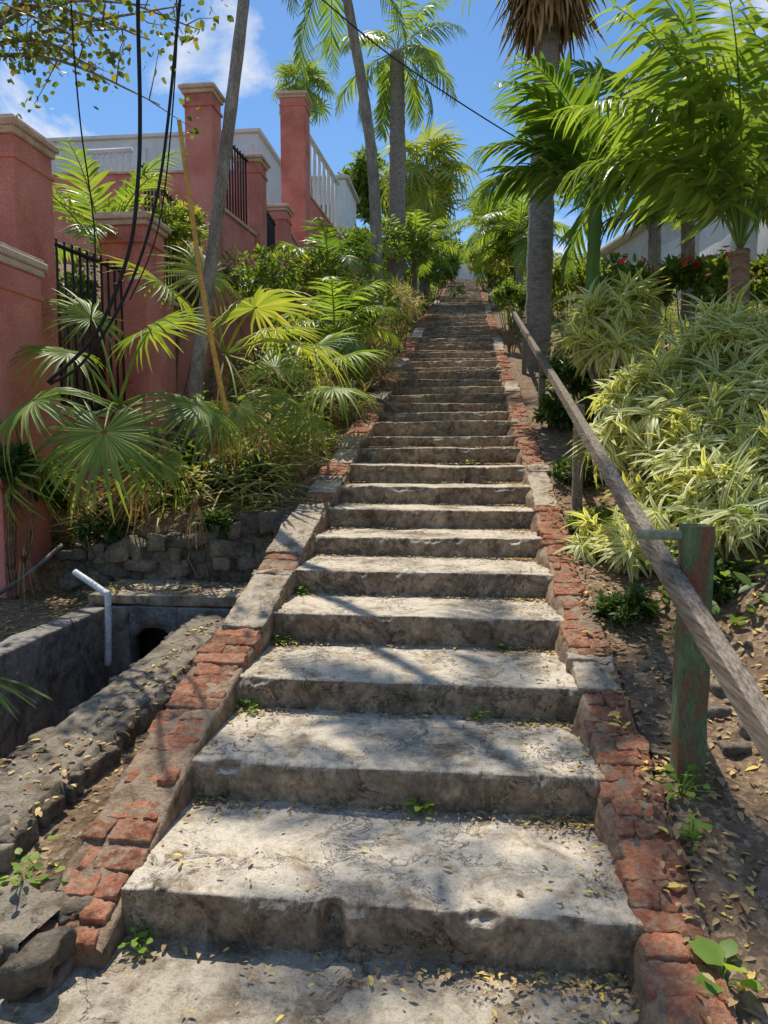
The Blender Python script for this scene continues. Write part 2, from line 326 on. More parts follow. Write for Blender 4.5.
# ------------------------------------------------------------------ kerbs
SL=math.atan(.257); CS,SS=math.cos(SL),math.sin(SL)
MS=np.array([[1,0,0],[0,CS,-SS],[0,SS,CS]])
def kerb(name,label,x0,x1,ya,yb,conc,depthf,off,slump=0):
    t=thing(name,label,'kerb',((x0+x1)/2,ya,0)); core=G(); br=G(); cc=G()
    w=(x1-x0); ysx=np.concatenate([np.arange(ya,9,.025),np.arange(9,yb+.01,.12)])
    lo=lambda yy: off-slump*(1-ss(ya,ya+.8,yy))
    us=[0,.03,.1,.2,.3,.4,.5,.6,.7,.8,.9,.97,1]; nu=len(us)-2
    prof=[(x0-.05,-depthf),(x0-.045,-depthf*.7),(x0-.03,-depthf*.4),(x0-.02,-.10),(x0-.006,-.045)]+[(x0+w*u,-.018) for u in us[1:-1]]+[(x1-.002,-.035),(x1-.002,-.12),(x1-.002,-.45)]
    pp=np.array(prof); YY,K=np.meshgrid(ysx,np.arange(len(pp)),indexing='ij')
    P=np.stack([pp[:,0][K],YY,nose(YY)+lo(YY)+pp[:,1][K]],-1); left=(K<5); P[...,0]+=(.03*sn(P,8,2)+.018*sn(P,26,4))*left
    P[...,2]+=(.008*sn(P,9,1)+.011*sn(P,30,3)+.005*sn(P,80,2))*(K>=4)*(K<=4+nu)
    P[0,:,1]+=.035*sn(P[0],14,1); P[1,:,1]+=.02*sn(P[1],14,1)
    I=np.arange(YY.size).reshape(YY.shape); core.add(P.reshape(-1,3),np.stack([I[:-1,:-1],I[:-1,1:],I[1:,1:],I[1:,:-1]],-1).reshape(-1,4))
    nk=len(pp); core.add(P[0],[[q,q+1,nk-2-q,nk-1-q] for q in range(8)])
    y=ya
    while y<yb:
        isc=[c for c in conc if c[0]<=y<c[1]]
        if isc:
            ye=isc[0][1]; ln=min(ye-y,.45+rng.uniform(-.25,.45)); near=y<9; ww=w*rng.uniform(.84,1.02); c=((x0+x1)/2+rng.uniform(-.02,.02),y+ln/2,float(nose(y+ln/2)+lo(y+ln/2))-.052+rng.uniform(-.010,.008))
            V,Q=rbox((ww,max(ln,.06)/CS-.004,.12),.010,(14,24,3) if near else (3,5,1)); V=V@MS.T; W=V+np.array(c); W=W+nrm(V)*(.018*sn(W,8,1)+.014*sn(W,27,4)+.010*sn(W,66,2))[:,None]
            cc.add(W,Q); y+=max(ln,.06)
        else:
            ln=.092+rng.uniform(-.018,.018); near=y<9; q=rng.random()
            if q>.03:
                nb=1 if rng.random()<.5 else 2; xs_=[x0+rng.uniform(-.02,.03)]+([x0+w*rng.uniform(.3,.68)] if nb==2 else [])+[x1-rng.uniform(-.004,.03)]
                for k in range(nb):
                    if nb==2 and rng.random()<.05: continue
                    bw=xs_[k+1]-xs_[k]; rz=rng.uniform(-.07,.07)
                    V,Q=rbox((max(bw-.003,.04),ln-.002,.085),.008,(8 if near else 1,4 if near else 1,2 if near else 1))
                    V=V@MS.T; cs,s=math.cos(rz),math.sin(rz); V=V@np.array([[cs,s,0],[-s,cs,0],[0,0,1]]); ti=rng.uniform(-.05,.05); V[:,2]+=V[:,0]*ti
                    c=np.array([(xs_[k]+xs_[k+1])/2,y+ln/2,float(nose(y+ln/2)+lo(y+ln/2))-.0515+rng.uniform(-.008,.006)]); W=V+c
                    W=W+nrm(V)*(.011*sn(W,16,3)+.011*sn(W,50,5)+.006*sn(W,120,1))[:,None]; br.add(W,Q)
            y+=ln
    core.build('kerb_base',M['mortar'],t); br.build('brick_course',M['brick'],t)
    if cc.n: cc.build('concrete_cap',M['kconc'],t)
kerb('stair_kerb','broken red brick and mortar kerb along left edge of the steps',-1.27,XL-.005,1.90,47.6,[(3.6,4.3),(4.5,5.5),(5.7,6.2),(6.6,7.6),(9.4,9.9),(12,13),(16,18),(25,28)],.95,.022,.05)
kerb('stair_kerb','narrow worn red brick kerb along right edge beside the wooden handrail',XR+.005,.69,1.40,47.6,[(3.12,3.45),(5.5,6.6),(8.2,8.4),(10,10.7),(14,16),(22,25)],.30,.008)
# ------------------------------------------------------------------ drain pit, walls left
t=thing('drain_pit','open grey concrete drain pit with culvert hole below the fan palm','drain',(-2.0,3.8,0))
def slabgrid(g,c,size,n,rough=.008): box(g,c,size,.015,0,n,rough,7)
g=G(); slabgrid(g,(-2.47,3.75,-.02),(.16,2.0,.84),(2,24,10),.016); g.build('side_wall',M['pit'],t)
g=G(); slabgrid(g,(-1.62,3.75,-.12),(.14,2.0,.66),(2,24,8),.016); g.build('side_wall',M['pit'],t)
g=G(); xc,ra,zc_=-2.07,.165,.10
slabgrid(g,(-2.33,4.72,.0),(.19,.16,.8),(3,1,5)); slabgrid(g,(-1.725,4.72,.0),(.36,.16,.8),(3,1,5))
nn_=22; xa=np.linspace(xc-ra,xc+ra,nn_+1); za=zc_+np.sqrt(np.maximum(ra**2-(xa-xc)**2,0))
V=np.concatenate([np.stack([xa,0*xa+yy,zz],-1) for yy,zz in ((4.64,za),(4.64,0*xa+.40),(4.80,0*xa+.40),(4.80,za))]); m_=nn_+1
Q=[]
for q in range(4):
    r_=(q+1)%4
    for k in range(nn_): Q.append([q*m_+k,q*m_+k+1,r_*m_+k+1,r_*m_+k])
g.add(V,Q); g.build('end_wall',M['pit'],t)
g=G(); box(g,(-2.05,4.93,.0),(.7,.03,.7),.004); g.build('culvert_dark_panel',M['iron'],t)  # black sheet behind the arch, stands in for the dark inside the culvert
g=G(); slabgrid(g,(-1.94,4.97,.445),(1.20,.62,.07),(14,8,1),.012); g.build('cover_slab',M['kconc'],t)
def stonewall(name,label,p0,p1,z0a,z1a,z0b,z1b,th,rowh,cm='mortar',ct=.93,jit=1.0,am=1.0):
    p0=np.array(p0);p1=np.array(p1);Ln=np.linalg.norm(p1-p0);d=(p1-p0)/Ln;nn=np.array([-d[1],d[0]]);ang=math.atan2(d[1],d[0])
    root=thing(name,label,'wall',(p0[0],p0[1],z0a)); g=G(); s=0
    hmax=max(z1a-z0a,z1b-z0b); rows=max(1,int(round(hmax/rowh)))
    for r in range(rows):
        s=-rng.uniform(0,.1)
        while s<Ln:
            w=rowh*rng.uniform(.6,2.2); m=np.clip((s+w/2)/Ln,0,1); za=z0a+(z0b-z0a)*m; zb=z1a+(z1b-z1a)*m; hh=(zb-za)/rows
            nd=(4 if th>.4 else 3 if th>.3 else 2) if r==rows-1 else 1
            for kk in range(nd):
                ow=0 if nd==1 else (kk/(nd-1)-.5)*th*.7
                c=p0+d*(s+w/2+rng.uniform(-.04,.04)*(nd>1))+nn*(rng.uniform(-.02,.02)*jit+ow)
                V,Q=rbox((w*rng.uniform(.9,1.15),th/nd*rng.uniform(.85,1.2),hh*rng.uniform(.9,1.2)),min(.018,hh*.25),(4,4,4))
                a2=ang+rng.uniform(-.35,.35); cs,sn_=math.cos(a2),math.sin(a2); V=V@np.array([[cs,sn_,0],[-sn_,cs,0],[0,0,1]])
                V[:,2]+=(V[:,0]*rng.uniform(-.3,.3)+V[:,1]*rng.uniform(-.2,.2))*jit
                C=np.array([c[0],c[1],za+hh*(r+.5)+rng.uniform(-.018,.012)*jit]); W=V+C; W=W+nrm(V)*am*(.030*sn(W,10,r+1)+.018*sn(W,28,2)+.01*sn(W,70,4))[:,None]; g.add(W,Q)
            s+=w
    g.build('stones',M['stone'],root)
    g=G(); n=int(Ln/.025)+4; u=np.linspace(0,1,n)
    pr=[(-.46,0),(-.46,.5),(-.44,.9)]+[(q,ct) for q in np.linspace(-.38,.38,15)]+[(.44,.9),(.46,.5),(.46,0)]; nk=len(pr)
    V=np.zeros((n,nk,3))
    for j,(a,b) in enumerate(pr):
        V[:,j,0]=p0[0]+d[0]*u*Ln+nn[0]*a*th; V[:,j,1]=p0[1]+d[1]*u*Ln+nn[1]*a*th; V[:,j,2]=(z0a+(z0b-z0a)*u)*(1-b)+(z1a+(z1b-z1a)*u)*b
    V+= (.75*am+.25)*(.018*sn(V,12,3)+.014*sn(V,34,1)+.008*sn(V,90,2))[...,None]; I=np.arange(n*nk).reshape(n,nk)
    g.add(V.reshape(-1,3),np.stack([I[:-1,:-1],I[1:,:-1],I[1:,1:],I[:-1,1:]],-1).reshape(-1,4)); g.add(V[0],[[0,1,nk-2,nk-1],[1,2,nk-3,nk-2],[2,3,nk-4,nk-3]]); g.build('mortar_core',M[cm],root); return root
stonewall('stone_wall','low mossy rubble wall top beside the drain pit at lower left',(-1.64,2.12),(-1.53,4.35),-.05,.19,.1,.40,.36,.09,'moss',1.06,.4,.5)
stonewall('stone_wall','dark dry stone retaining wall under the fan palm behind the drain',(-3.0,5.36),(-1.34,5.36),.3,.68,.36,.97,.30,.13,'moss',.93,1.5)
stonewall('stone_wall','crumbling stone edge running from the left kerb end to the bottom left corner',(-2.3,2.12),(-1.20,1.92),-.06,.13,-.06,.10,.28,.08,'moss',1.03,1.0)
g=G(); P=[at(75,572,4.6),at(104,592,4.5),at(108,600,4.48),at(108,665,4.48)]
V,Q,T=tube(spline(P,24),.022,10); g.add(V,Q,T); o=g.build('drain_pipe',M['pvc'],None,True,tuple(P[0])); tag(o,'white plastic pipe bending down into the drain pit','pipe')
g=G(); V,Q,T=tube(spline([at(-30,610,4.9),at(20,580,4.9),at(62,545,5.2)],14),.016,8); g.add(V,Q,T); o=g.build('drain_pipe',M['pit'],None,True,tuple(at(20,580,4.9))); tag(o,'thin grey pipe lying on the ground at the far left','pipe')
# ------------------------------------------------------------------ handrail
hr=thing('wooden_handrail','weathered grey-brown wooden handrail on posts along the right of the steps','handrail',(.8,2.7,.3))
def raily(y): return nose(y)+.71
def railx(y): return .735+.006*(y-2.7)
postY=[2.71,5.6,8.6,11.6]
for k,y in enumerate(postY):
    pw=.098 if k==0 else .07
    x=railx(y)+.025+pw/2; z0=hz(x,y); top=raily(y)+.19 if k==0 else raily(y)+.02
    g=G(); box(g,(x,y,(z0-.15+top)/2),(pw,pw,top-z0+.15),.006,0,(3,3,24),.005,12); po=g.build('post',M['post'] if k==0 else M['wood'],hr)
    if k==0:
        po['label']='thick square post with peeling green and red-brown paint'
        g=G(); V,Q,T=tube([(x-.17,y+.12,top-.05),(x-.05,y+.02,top-.04),(x+.0,y,top-.035)],.018,12); g.add(V,Q,T); g.build('pipe_bracket',M['galv'],hr)
segs=[(1.0,5.55),(5.56,9.9),(9.91,15.6)]
for a,b in segs:
    n=60; yy=np.linspace(a,b,n); g=G(); hw,hh=.026,.038
    pr=np.array([(-hw,-hh),(-hw,-hh*.33),(-hw,hh*.33),(-hw,hh-.002),(-hw+.002,hh),(0,hh),(hw-.002,hh),(hw,hh-.002),(hw,0),(hw,-hh)]); m_=len(pr)
    V=np.zeros((n,m_,3)); V[:,:,0]=railx(yy)[:,None]+pr[None,:,0]; V[:,:,1]=yy[:,None]; V[:,:,2]=raily(yy)[:,None]+pr[None,:,1]
    V[:,:,0]+=.004*np.sin(yy*1.3+1)[:,None]; V[:,:,2]+=.008*np.sin(yy*1.1)[:,None]
    i=np.arange(n-1)[:,None]*m_; j=np.arange(m_)[None]; j2=(j+1)%m_
    Q=np.stack([i+j,i+j2,i+m_+j2,i+m_+j],-1).reshape(-1,4); e=(n-1)*m_
    Q=np.vstack([Q,[[0,9,8,1],[1,8,7,2],[2,7,6,3],[3,6,5,4],[e,e+1,e+8,e+9],[e+1,e+2,e+7,e+8],[e+2,e+3,e+6,e+7],[e+3,e+4,e+5,e+6]]])
    g.add(V.reshape(-1,3),Q); g.build('rail',M['wood'],hr,False)
# ------------------------------------------------------------------ leaf prototypes
def leafproto(w=.42,fold=.06,bend=.12):
    V=np.array([[0,0,0],[.3,w*.48,fold],[.3,-w*.48,fold],[.68,w*.40,fold-bend*.4],[.68,-w*.40,fold-bend*.4],[1,0,-bend],[.32,0,0],[.68,0,-bend*.45]])
    Q=np.array([[6,7,3,1],[7,6,2,4]]); T=np.array([[0,6,1],[0,2,6],[7,5,3],[7,4,5]]); return V,Q,T
def strap(w=.11,bend=.45,rows=5):
    t=np.linspace(0,1,rows); ww=w*.5*np.array([.5,1,1,.7,.04])
    V=[];A=[]
    for k in range(rows):
        x=t[k]*(1-.12*t[k]*bend); z=-bend*t[k]**2
        V+=[[x,ww[k],z+ww[k]*.35],[x,0,z],[x,-ww[k],z+ww[k]*.35]]; A+=[1,0,1]
    Q=[]
    for k in range(rows-1):
        b=k*3; Q+=[[b,b+1,b+4,b+3],[b+1,b+2,b+5,b+4]]
    return np.array(V),np.array(Q),None,np.array(A,float)
LP=leafproto(); LPr=leafproto(.8,.04,.1); SP=strap(.14,.65); SPn=strap(.05,.5)
def sph(n): return nrm(rng.normal(size=(n,3)))
def shrub(name,label,c,rad,mat,leaf=.1,n=2200,proto=LP,nclump=26,group=None,cat='shrub',flowers=None,stem=True,base=None):
    c=np.array(c,float); rad=np.array(rad,float)*np.ones(3)
    bz=hz(c[0],c[1]) if base is None else base
    root=thing(name,label,cat,(c[0],c[1],bz),group)
    d=sph(nclump); d[:,2]=np.where(d[:,2]<-.35,-d[:,2]*.5,d[:,2]); rr=rng.uniform(.45,1.15,nclump)[:,None]
    cc=c+d*rad*rr; cr=rng.uniform(.18,.40,nclump)*rad.mean()
    k=rng.integers(0,nclump,n); q=sph(n)*(rng.uniform(0,1,n)[:,None]**.45)
    P=cc[k]+q*cr[k][:,None]*np.array([1,1,.8]); P[:,2]=np.maximum(P[:,2],bz+.03)
    out=nrm((P-c)/rad)*.6+q*.6
    X=out*.7+rng.normal(size=(n,3))*.5; X[:,2]-=.1; Z=out*.5+rng.normal(size=(n,3))*.35+np.array([0,0,.9])
    g=G(); g.stamp(*proto[:3],mats(X,Z,leaf*rng.uniform(.6,1.35,n)),P,proto[3] if len(proto)>3 else None)
    g.build('foliage',mat,root)
    if stem:
        g=G()
        for j in range(min(9,nclump)):
            e=cc[j]; b0=np.array([c[0]+rng.uniform(-.15,.15)*rad[0],c[1]+rng.uniform(-.15,.15)*rad[1],bz-.05]); m=(b0+e)/2+rng.normal(size=3)*.06
            V,Q,T=tube(spline([b0,m,e],7),np.linspace(.02,.006,7)*max(.6,rad.mean()),5); g.add(V,Q,T)
        g.build('stems',M['brownbark'],root)
    if flowers:
        for _ in range(flowers):
            k=rng.integers(0,nclump); q=sph(1)[0]; q[2]=abs(q[2]); q[1]=-abs(q[1]); p=cc[k]+q*cr[k]*1.15; g=G()
            for a in range(5):
                th=a*2*PI/5; u=nrm(np.cross(q,np.array([.2,.3,1.]))); v=np.cross(q,u); X=(math.cos(th)*u+math.sin(th)*v+.4*q)[None]
                g.stamp(*LPr,mats(X,q[None],[.05]),p[None])
            g.build('flower',M['red'],root)
    return root
def rosettes(name,label,c,rad,mat,nros=120,nl=24,ln=.2,cat='shrub',group=None,proto=SP):
    c=np.array(c,float); rad=np.array(rad,float); bz=hz(c[0],c[1]); root=thing(name,label,cat,(c[0],c[1],bz),group)
    d=sph(nros); d[:,2]=np.where(d[:,2]<-.45,-d[:,2],d[:,2]); rr=rng.uniform(.45,1.15,nros)[:,None]; lump=(1+.38*sn(d,3.6,5))[:,None]
    C=c+d*rad*rr*lump; C[:,2]=np.maximum(C[:,2],bz+.08)
    ax=nrm(d*np.array([1,1,.6])+np.array([0,0,.5])+rng.normal(size=(nros,3))*.35)
    k=np.repeat(np.arange(nros),nl); n=len(k); A=ax[k]; rs=rng.uniform(.65,1.3,nros)[k]
    th=rng.uniform(0,2*PI,n); e=rng.uniform(.15,1.75,n); u=nrm(np.cross(A,np.array([.3,.9,.2]))); v=np.cross(A,u)
    X=np.cos(e)[:,None]*A+np.sin(e)[:,None]*(np.cos(th)[:,None]*u+np.sin(th)[:,None]*v)
    P=C[k]-A*(rng.uniform(0,.12,n)[:,None]); g=G(); g.stamp(*proto[:3],mats(X,A+np.array([0,0,.6]),ln*rs*rng.uniform(.6,1.3,n)),P,proto[3]); g.build('foliage',mat,root)
    g=G()
    for j in range(0,nros,4):
        b0=np.array([c[0]+rng.uniform(-.2,.2)*rad[0],c[1]+rng.uniform(-.2,.2)*rad[1],bz-.05]); m=(b0+C[j])/2+rng.normal(size=3)*.05
        V,Q,T=tube(spline([b0,m,C[j]],7),np.linspace(.016,.006,7),5); g.add(V,Q,T)
    g.build('stems',M['bark'],root); return root
def fanblade(R,n=34,span=150,droop=.25,split=.5):
    th=np.radians(np.linspace(-span,span,n)); dt=math.radians(2*span/n); rs=np.array([.04,.3,split,split+.22*(1-split)+.08,.86,1.0])
    V=[];Q=[]
    for i,a in enumerate(th):
        Ln=R*(1-.22*(abs(a)/math.radians(span))**2)*rng.uniform(.86,1.07); dr=droop*rng.uniform(.3,2.2); a2=a+rng.uniform(-.07,.07); b=len(V)
        for k,r in enumerate(rs):
            full=r*Ln*math.tan(dt/2)*.97; hw=[full,full,full,full*.55,full*.23,.001][k]
            ang=a if k<3 else a2; cx,cy=math.cos(ang),math.sin(ang); pz=-dr*R*max(0,(r-.35))**2*1.6-.16*R*abs(math.sin(a))*r*.7
            pl=hw*.7
            for s,zz in ((1,pl),(0,0),(-1,pl)):
                V.append([r*Ln*cx-s*hw*cy, r*Ln*cy+s*hw*cx, pz+zz])
        for k in range(len(rs)-1):
            q=b+k*3; Q+=[[q+1,q,q+3,q+4],[q+2,q+1,q+4,q+5]]
    return np.array(V),np.array(Q)
def fanfrond(g,p0,az,el,Lp,R,n=34,droop=.25,tilt=35,span=150,roll=0,split=.42):
    d=np.array([math.cos(az)*math.cos(el),math.sin(az)*math.cos(el),math.sin(el)]); p0=np.array(p0)
    p1=p0+d*Lp; mid=p0+d*Lp*.55+np.array([0,0,.10*Lp])
    V,Q,T=tube(spline([p0,mid,p1],8),np.linspace(.014,.007,8)*max(1,R/.6),5); g.add(V,Q,T)
    e2=el-math.radians(tilt); ax=np.array([math.cos(az)*math.cos(e2),math.sin(az)*math.cos(e2),math.sin(e2)])
    nz=np.array([-math.cos(az)*math.sin(e2),-math.sin(az)*math.sin(e2),math.cos(e2)]); side=np.cross(ax,nz); nz=nz*math.cos(roll)+side*math.sin(roll)
    V,Q=fanblade(R,n,span,droop,split); g.stamp(V,Q,None,mats(ax[None],nz[None],[1]),p1[None])
def hubs(top,lst):
    out=[]
    for (px,py,Y,R,e2,k) in lst:
        h=at(px,py,Y)-np.array(top); Lp=float(np.linalg.norm(h)); el=math.asin(h[2]/Lp); az=math.atan2(h[1],h[0])
        out.append(((az,el,Lp,R),dict(k,tilt=math.degrees(el)-e2,roll=rng.uniform(-.35,.35))))
    return out
def pinnate(g,p0,az,el,L_,droop=60,nl=32,Lf=.35,wf=.045,petiole=.18,sag=.25,rad=.014,vee=.25):
    n=18; t=np.linspace(0,1,n); ang=el-(math.radians(droop)+0)*t**1.35; ds=L_/(n-1)
    hx=np.concatenate([[0],np.cumsum(np.cos(ang[:-1])*ds)]); hz_=np.concatenate([[0],np.cumsum(np.sin(ang[:-1])*ds)])
    ca,sa=math.cos(az),math.sin(az); bow=rng.uniform(-.12,.12)*L_*t**2
    C=np.stack([p0[0]+hx*ca-bow*sa,p0[1]+hx*sa+bow*ca,p0[2]+hz_],-1)
    V,Q,T=tube(C,np.linspace(rad,rad*.2,n),5); g.add(V,Q,T)
    tt=np.linspace(petiole,1,nl); idx=tt*(n-1); i=np.clip(idx.astype(int),0,n-2); f=(idx-i)[:,None]; P=C[i]*(1-f)+C[i+1]*f; Tn=nrm(np.gradient(C,axis=0))[i]
    S=np.array([-sa,ca,0.]); Nn=np.cross(Tn,S); Nn=np.where(Nn[:,2:]<0,-Nn,Nn)
    prof=np.sin(np.clip((tt-petiole)/(1-petiole)*2.5+.55,0,3.0)); 
    for s in (-1,1):
        fw=.45+.9*tt; X=S[None]*s+Tn*fw[:,None]+Nn*vee+rng.normal(size=(nl,3))*.11; X[:,2]-=sag*rng.uniform(.4,1.6,nl)
        ln=Lf*(.25+.75*prof)*rng.uniform(.8,1.12,nl)
        Mt=mats(X,Nn+S*(-s)*.2,ln); V0,Q0,_,A0=strap(wf/Lf*1.0,.32); g.stamp(V0,Q0,None,Mt,P)
def palm_trunk(root,pts,r0,r1,mat,n=40,ns=14,ring=.04,name='trunk'):
    P=spline(pts,n); t=np.linspace(0,1,n); r=r0+(r1-r0)*t; r=r*(1+ring*np.cos(np.arange(n)*PI)); r[0]*=1.35; r[1]*=1.12
    g=G(); V,Q,T=tube(P,r,ns,.05,9); g.add(V,Q,T); g.build(name,mat,root)
def palm(name,label,base,top,r0,r1,tmat,lmat,fn,leaves,lean=None,group=None,merge=False,ring=.04):
    root=thing(name,label,'palm tree',base,group); base=np.array(base,float); top=np.array(top,float)
    mid=(base+top)/2+(np.array(lean) if lean is not None else 0)
    palm_trunk(root,[base-np.array([0,0,.15]),mid,top],r0,r1,tmat,ring=ring)
    if merge:
        g=G(); [fn(g,top,*l[0],**l[1]) for l in leaves]; g.build('crown',lmat,root)
    else:
        for l in leaves:
            g=G(); kw=dict(l[1]); m2=kw.pop('mat',lmat); fn(g,top,*l[0],**kw); fo=g.build('frond',m2,root)
            if m2 is M['dead']: fo['label']='dry brown dead frond hanging down'
    return root
def crown_p(cnt,L_,el0=80,el1=-25,**k):
    out=[]
    for i in range(cnt):
        u=(i+.5)/cnt; az=i*2.39996+rng.uniform(-.2,.2); out.append(((az,math.radians(el0+(el1-el0)*u+rng.uniform(-8,8)),L_*rng.uniform(.85,1.1)),dict(k)))
    return out
def crown_f(cnt,Lp,R,el0=75,el1=-40,**k):
    out=[]
    for i in range(cnt):
        u=(i+.5)/cnt; az=i*2.39996+rng.uniform(-.25,.25); out.append(((az,math.radians(el0+(el1-el0)*u+rng.uniform(-10,10)),Lp*rng.uniform(.8,1.15),R*rng.uniform(.85,1.12)),dict(k,roll=rng.uniform(-.3,.3))))
    return out
D=math.radians
# ---- left fan palms
b=at(122,545,5.65); b[2]=hz(b[0],b[1]); top=at(118,405,5.55)
lv=hubs(top,[(104,432,4.70,.58,-58,dict(n=40,droop=.3)),(34,400,4.90,.56,-38,dict(n=36,droop=.45)),(150,330,5.5,.52,25,dict(n=34)),(68,352,5.4,.48,10,dict(n=34,droop=.4)),
   (198,405,5.1,.46,-40,dict(n=34,droop=.5)),(92,318,5.9,.48,45,dict(n=34)),(160,458,5.2,.40,-60,dict(n=30,droop=.6,span=120)),(50,455,5.15,.42,-62,dict(n=30,droop=.6,span=120)),
   (15,475,5.0,.40,-65,dict(n=28,droop=.5)),(130,470,5.3,.48,-75,dict(n=22,droop=.6,span=60,mat=M['dead'])),(80,475,5.2,.48,-80,dict(n=22,droop=.6,span=50,mat=M['dead'])),(165,440,5.3,.46,-70,dict(n=20,droop=.6,span=45,mat=M['dead']))])
palm('fan_palm','low fan palm with broad pleated leaves in front of the nearest pink pillar',b,top,.07,.06,M['brownbark'],M['fan'],fanfrond,lv,ring=.12)
def deadleaf(px,py,Y,R,label):
    p=at(px,py,Y); g=G(); V,Q=fanblade(R,14,16,.2,.2); ax=np.array([.08,-.2,-1.]); g.stamp(V,Q,None,mats(ax[None],np.array([[.3,-1,.2]]),[1]),p[None]); o=g.build('dead_frond',M['dead'],None,True,tuple(p)); tag(o,label,'dead leaf')
deadleaf(195,492,5.1,.42,'dry brown palm leaf hanging over the dark retaining wall')
deadleaf(24,545,4.7,.40,'dry tan palm leaf hanging at the far left edge')
deadleaf(255,470,5.9,.40,'dry palm leaf hanging near the kerb above the retaining wall end')
b=at(212,470,6.6); b[2]=hz(b[0],b[1]); top=at(225,355,6.6)
lv=hubs(top,[(255,308,6.3,.62,20,dict(n=34)),(165,285,6.7,.58,35,dict(n=34)),(300,345,6.4,.60,-10,dict(n=34,droop=.4)),(238,405,6.0,.48,-52,dict(n=32,droop=.5,span=130)),(205,275,6.9,.52,60,dict(n=32)),(290,398,6.2,.50,-35,dict(n=32,droop=.5)),(275,330,6.9,.5,5,dict(n=32)),(260,430,6.2,.48,-65,dict(n=26,droop=.5,span=110,mat=M['dead'])),(215,430,6.1,.46,-72,dict(n=22,droop=.5,span=70,mat=M['dead']))])
palm('fan_palm','yellow-green fan palm beside the leaning grey trunk, nearer the steps',b,top,.07,.06,M['brownbark'],M['fan2'],fanfrond,lv,ring=.12)
b=at(265,470,7.2); b[2]=hz(b[0],b[1]); top=at(272,420,7.2)
lv=hubs(top,[(332,388,7.2,.52,-5,dict(n=30,droop=.4)),(308,420,6.8,.44,-42,dict(n=28,droop=.5)),(275,368,7.3,.5,40,dict(n=30)),(345,355,7.7,.5,15,dict(n=30)),(320,345,7.9,.48,35,dict(n=30)),(285,450,6.6,.46,-65,dict(n=24,droop=.5,span=100,mat=M['dead']))])
palm('fan_palm','small low fan palm spreading over the left bank near the kerb',b,top,.06,.05,M['brownbark'],M['fan'],fanfrond,lv,ring=.12)
top=at(335,335,9.6); b=np.array([top[0],top[1],hz(top[0],top[1])])
palm('feather_palm','small arching feather palm leaning over the kerb higher up the left bank',b,top,.06,.05,M['brownbark'],M['frondy'],pinnate,crown_p(12,1.0,82,-5,droop=80,nl=26,Lf=.34,wf=.035,sag=.4))
top=at(330,272,13.2); b=np.array([top[0],top[1],hz(top[0],top[1])])
palm('feather_palm','feather palm in front of the pink wall below the tallest pillar',b,top,.07,.06,M['bark'],M['frond'],pinnate,crown_p(13,1.25,84,0,droop=80,nl=26,Lf=.4,wf=.045,sag=.4))
top=at(415,250,21); b=np.array([top[0],top[1],hz(top[0],top[1])])
palm('feather_palm','feather palm crowding the left kerb two thirds of the way up',b,top,.08,.07,M['bark'],M['frondy'],pinnate,crown_p(14,1.5,84,-10,droop=85,nl=26,Lf=.45,wf=.05,sag=.4),merge=True)
b=at(120,400,8.6); b[2]=hz(b[0],b[1]); top=at(105,262,8.4)
palm('feather_palm','bushy feather palm rising against the iron fence between the pink pillars',b,top,.07,.06,M['bark'],M['frondy'],pinnate,crown_p(12,1.55,88,20,droop=65,nl=28,Lf=.4,wf=.04))
root=thing('slender_tree','slender leaning grey trunk crossing the pink boundary wall','tree',(*at(194,440,6.4)[:2],hz(*at(194,440,6.4)[:2])))
P=[np.array(root.location)-np.array([0,0,.1]),at(196,390,6.4),at(213,250,6.5),at(232,100,6.6),at(248,-40,6.7),at(262,-200,6.8),at(280,-480,6.9)]
g=G(); V,Q,T=tube(spline(P,50),np.linspace(.068,.042,50),10,.08,7); g.add(V,Q,T); g.build('trunk',M['bark'],root)
g=G(); 
for l in crown_p(10,1.4,70,-20,droop=70,nl=24,Lf=.36,wf=.04): pinnate(g,P[-1],*l[0],**l[1])
g.build('crown',M['frondd'],root)
g=G(); V,Q,T=tube(spline([at(179,120,5.3),at(190,200,5.3),at(206,310,5.35),at(226,412,5.5)],30),np.linspace(.016,.022,30),8,.05,9); g.add(V,Q,T)
o=g.build('bamboo_cane',M['bamboo'],None,True,tuple(at(226,412,5.5))); tag(o,'yellow bamboo cane leaning beside the slender grey trunk','cane')
# coconut palms
b=at(378,330,14); b[2]=hz(b[0],b[1]); top=at(338,-50,14)
palm('coconut_palm','thin dark palm trunk curving up left of the steps, crown out of frame',b,top,.12,.08,M['bark'],M['frond'],pinnate,crown_p(10,2.4,75,-45,droop=75,nl=34,Lf=.5,wf=.042,sag=.6),lean=(.25,0,0))
b=at(394,300,20); b[2]=hz(b[0],b[1]); top=at(397,52,20)
palm('coconut_palm','tall thick grey trunked palm with drooping crown left of the steps',b,top,.25,.18,M['palmbark'],M['frondy'],pinnate,crown_p(15,2.3,75,-50,droop=80,nl=40,Lf=.6,wf=.05,sag=.7),lean=(.05,0,0))
b=at(424,300,26); b[2]=hz(b[0],b[1]); top=at(425,175,26)
palm('fan_palm','round crowned fan palm behind the tall thick trunk',b,top,.2,.15,M['palmbark'],M['fan2'],fanfrond,crown_f(26,1.05,1.05,80,-55,n=26,droop=.35,split=.4),merge=True)
b=at(312,240,28); b[2]=hz(b[0],b[1])+1; top=at(302,92,28)
palm('fan_palm','small fan palm on the skyline behind the pink house',b,top,.13,.11,M['palmbark'],M['fan'],fanfrond,crown_f(22,.75,.75,80,-50,n=22,droop=.3,split=.4),merge=True)
